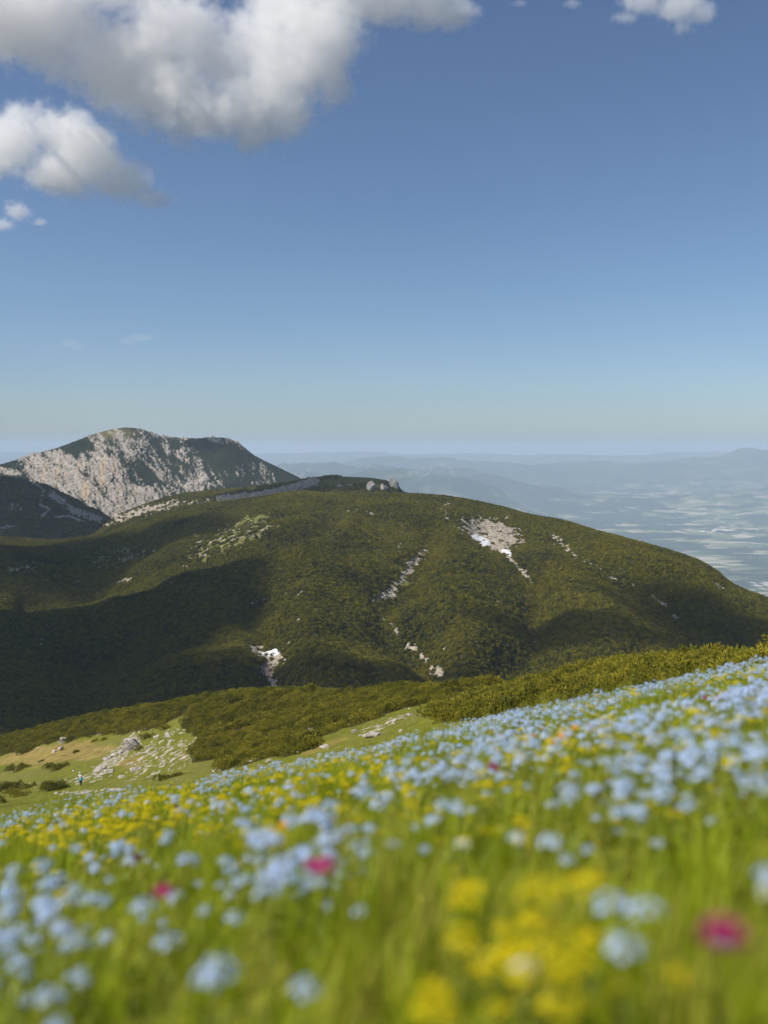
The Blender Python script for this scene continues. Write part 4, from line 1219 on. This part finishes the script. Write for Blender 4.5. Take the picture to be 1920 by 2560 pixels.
def lab_blue(x, y):
    if y > 2380: return 'pale blue flower head very blurred at the bottom of the meadow'
    if x < 480 and y > 2180: return 'pale blue flower head in the blurred cluster at the lower left'
    if x < 950 and y > 2080: return 'pale blue flower head in the diagonal drift left of the magenta flowers'
    if x < 950: return 'pale blue flower head among the yellow flowers on the left'
    if x < 1400: return 'pale blue flower head in the drift around the middle of the meadow'
    return 'pale blue flower head in the dense drift on the right'
def lab_yel(x, y):
    if y > 2200 and x > 1150: return 'yellow flower head in the big blurred yellow patch at the lower right'
    if y > 2200 and x > 700: return 'yellow flower head in the blurred yellow patch at bottom centre'
    if y > 2200: return 'yellow flower head blurred near the bottom left'
    if x < 480: return 'yellow flower head in the yellow band at the left meadow edge'
    if x < 1100: return 'yellow flower head in the yellow band across the middle'
    return 'yellow flower head dotted between blue flowers on the right'
place('blue_wildflower', blue_pts, blue_head, M['blue'], lab_blue, 'flower', 'blue wildflowers in the near meadow', .14, 300, 'countless pale blue wildflowers drifting over the farther meadow slope', 'blue_wildflower_vegetation', 5)
place('yellow_wildflower', yel_pts, yellow_head, M['yellow'], lab_yel, 'flower', 'yellow wildflowers in the near meadow', .115, 300, 'countless small yellow wildflowers over the farther meadow slope', 'yellow_wildflower_vegetation', 5)

# flowers one can tell apart, put on the slope where they grow
def on_meadow(px, py, hgt):
    d = np.hypot(near_sheet.PX - px, (px_of(Xq, np.maximum(Yq, .05), near_sheet.Z + hgt)[1]) - py) + 1e6 * (Yq < .4)
    i = int(np.argmin(d)); y0 = Yq.flat[i]
    for _ in range(8):                      # refine along the sight line
        x = (px - 960) / F * y0; zt = meadow_z(np.array([x]), np.array([y0]))[0] + hgt
        z = (HZ - py) / F * y0
        g = (HZ - py) / F - (meadow_z(np.array([x]), np.array([y0 + .01]))[0] - meadow_z(np.array([x]), np.array([y0]))[0]) / .01
        y0 = float(np.clip(y0 + np.clip((zt - z) / (g if abs(g) > .01 else .01), -.2, .2), .4, 23))
    x = (px - 960) / F * y0
    return np.array([x, y0, meadow_z(np.array([x]), np.array([y0]))[0]])
def single(kind, px, py, hgt, head, mat, label, cat='flower', scale=1.0, group=None, seed=0):
    r = np.random.default_rng(seed + int(px))
    P = on_meadow(px, py, hgt)
    e = link(bpy.data.objects.new(kind, None)); e.location = P
    e.rotation_euler = (r.normal(0, .06), r.normal(0, .06), r.random() * 6.28); e.empty_display_size = .02
    V, Fc = head(r); obj_np('flower_head', V * scale + np.array([0, 0, hgt]), Fc, mat, e, smooth=False)
    V, Fc = stem_mesh(r, hgt); obj_np('stem', V, Fc, M['stem'], e, smooth=False)
    tag(e, label, cat, group)
for px, py, sc_, lab in [(545, 2440, 1.3, 'lone pale blue flower head at the bottom, left of centre'), (1545, 2255, 1.1, 'pale blue flower head at lower right, left one of a touching pair'), (1605, 2262, 1.0, 'pale blue flower head at lower right, right one of a touching pair'),
                         (1552, 2355, 1.0, 'pale blue flower head directly below the touching pair at lower right'), (760, 2472, .8, 'dim pale flower head at the bottom right of the lone blue one'), (322, 2158, 1.1, 'pale blue flower head alone above the magenta flower on the left'),
                         (1375, 2105, 1.1, 'pale blue flower head hanging lowest under the right drift'), (432, 2345, 1.0, 'pale blue flower head alone right of the lower left cluster'), (105, 2500, 1.0, 'pale blue flower head nearest the bottom left corner')]:
    single('blue_wildflower', px, py, .14, blue_head, M['blue'], lab, scale=sc_ * 1.2, group='blue wildflowers in the near meadow')
for px, py, sc_, lab in [(1228, 1916, 1.0, 'bright magenta flower in the middle of the blue drift'), (1225, 1818, .8, 'small dark magenta flower near the far meadow edge'), (1765, 1725, 1.0, 'magenta flower high at the right, left of two'), (1795, 1722, 1.0, 'magenta flower high at the right, right of two'),
                         (395, 2240, 1.0, 'magenta flower in the diagonal blue drift on the left'), (765, 2160, 1.0, 'magenta flower right of the diagonal blue drift, left of two'), (815, 2152, 1.0, 'magenta flower right of the diagonal blue drift, right of two'), (1860, 2340, 1.3, 'large blurred magenta flower at the lower right edge')]:
    single('magenta_wildflower', px, py, .20, lambda r: big_head(r, .018, 9, 3), M['magenta'], lab, scale=sc_, group='magenta wildflowers')
for px, py, sc_, lab in [(1442, 1818, 1.1, 'bright orange flower, largest in the blue drift'), (1412, 1850, 1.0, 'orange flower below the largest orange one'), (1485, 1830, 1.0, 'orange flower right of the largest orange one'), (1350, 1830, .8, 'small orange flower left of the largest one, upper of two'), (1330, 1842, .8, 'small orange flower left of the largest one, lower of two'),
                         (1255, 1850, .9, 'orange flower farthest left in the blue drift'), (1490, 1742, .7, 'tiny orange flower near the far meadow edge'), (1362, 1858, .9, 'orange flower under the pair of small orange ones'), (655, 1913, .9, 'orange flower at the edge below the thicket, right of two'), (645, 1918, .7, 'orange flower at the edge below the thicket, left of two'),
                         (735, 2062, .8, 'single orange flower in the green grass left of centre'), (455, 2040, .7, 'tiny orange flower in the yellow band on the left')]:
    single('orange_wildflower', px, py, .20, lambda r: big_head(r, .016, 7, 2, .5), M['orange'], lab, scale=sc_, group='orange wildflowers')
for px, py, sc_, lab in [(1160, 2110, 1.0, 'cream flower head under the middle blue drift'), (1900, 2220, .8, 'pale round seed head at the right edge'), (1292, 2432, .9, 'dim cream flower head below the yellow patch at lower right')]:
    single('cream_wildflower', px, py, .13, blue_head, M['white'], lab, scale=sc_, group='cream wildflowers')
mar = near_sheet.scatter(1.6 * front * (Yq > 1.2) * clump * (dens_map(PXn, PYn, [('e', 800, 2050, 320, 90, -10, 1.0), ('e', 350, 2120, 260, 90, 0, .6), ('e', 1750, 2000, 300, 160, 0, .6), ('e', 1300, 1900, 400, 120, -14, .4)], .05)), rm)
place('maroon_wildflower', mar, lambda r: big_head(r, .016, 7, 3, .9), M['maroon'], lambda x, y: 'small maroon flower bud ' + ('left' if x < 900 else 'right') + ' of the meadow middle among the grass', 'flower', 'maroon flower buds', .12, 60, None, None, 3)

# grass
g_src = []
for k in range(6):
    V, Fc = tuft(rm, 16, rm.uniform(.09, .15), .035, .0034)
    g_src.append(source('grass_tuft', V, Fc, M['grass'] if k < 5 else M['grass_dry']))
dG = (230 * np.exp(-Yq / 3.0) + 60) * (Yq > -.8) * (Yq < 23.9) * (Yq > .33 * 0) * (np.abs(Xq) < 1.6 + .62 * np.maximum(Yq, 0)) * (.55 + .6 * clump2)
g_pts = near_sheet.scatter(dG, rm)
g_pts = g_pts[np.hypot(np.hypot(g_pts[:, 0], g_pts[:, 1]), g_pts[:, 2] + .15) > .38]
hv = .65 + 1.0 * sstep(-.3, .5, fbm(g_pts[:, 0] / .8, g_pts[:, 1] / .8, 2, 151)) 
sc_ = rm.uniform(.75, 1.25, len(g_pts)) * (1 + .02 * g_pts[:, 1])
scatter_object('meadow_grass', g_pts, g_src, sc_, rm, 'lush green alpine grass of the flower meadow', 'grass', .12, squash=hv)
print('grass', len(g_pts))
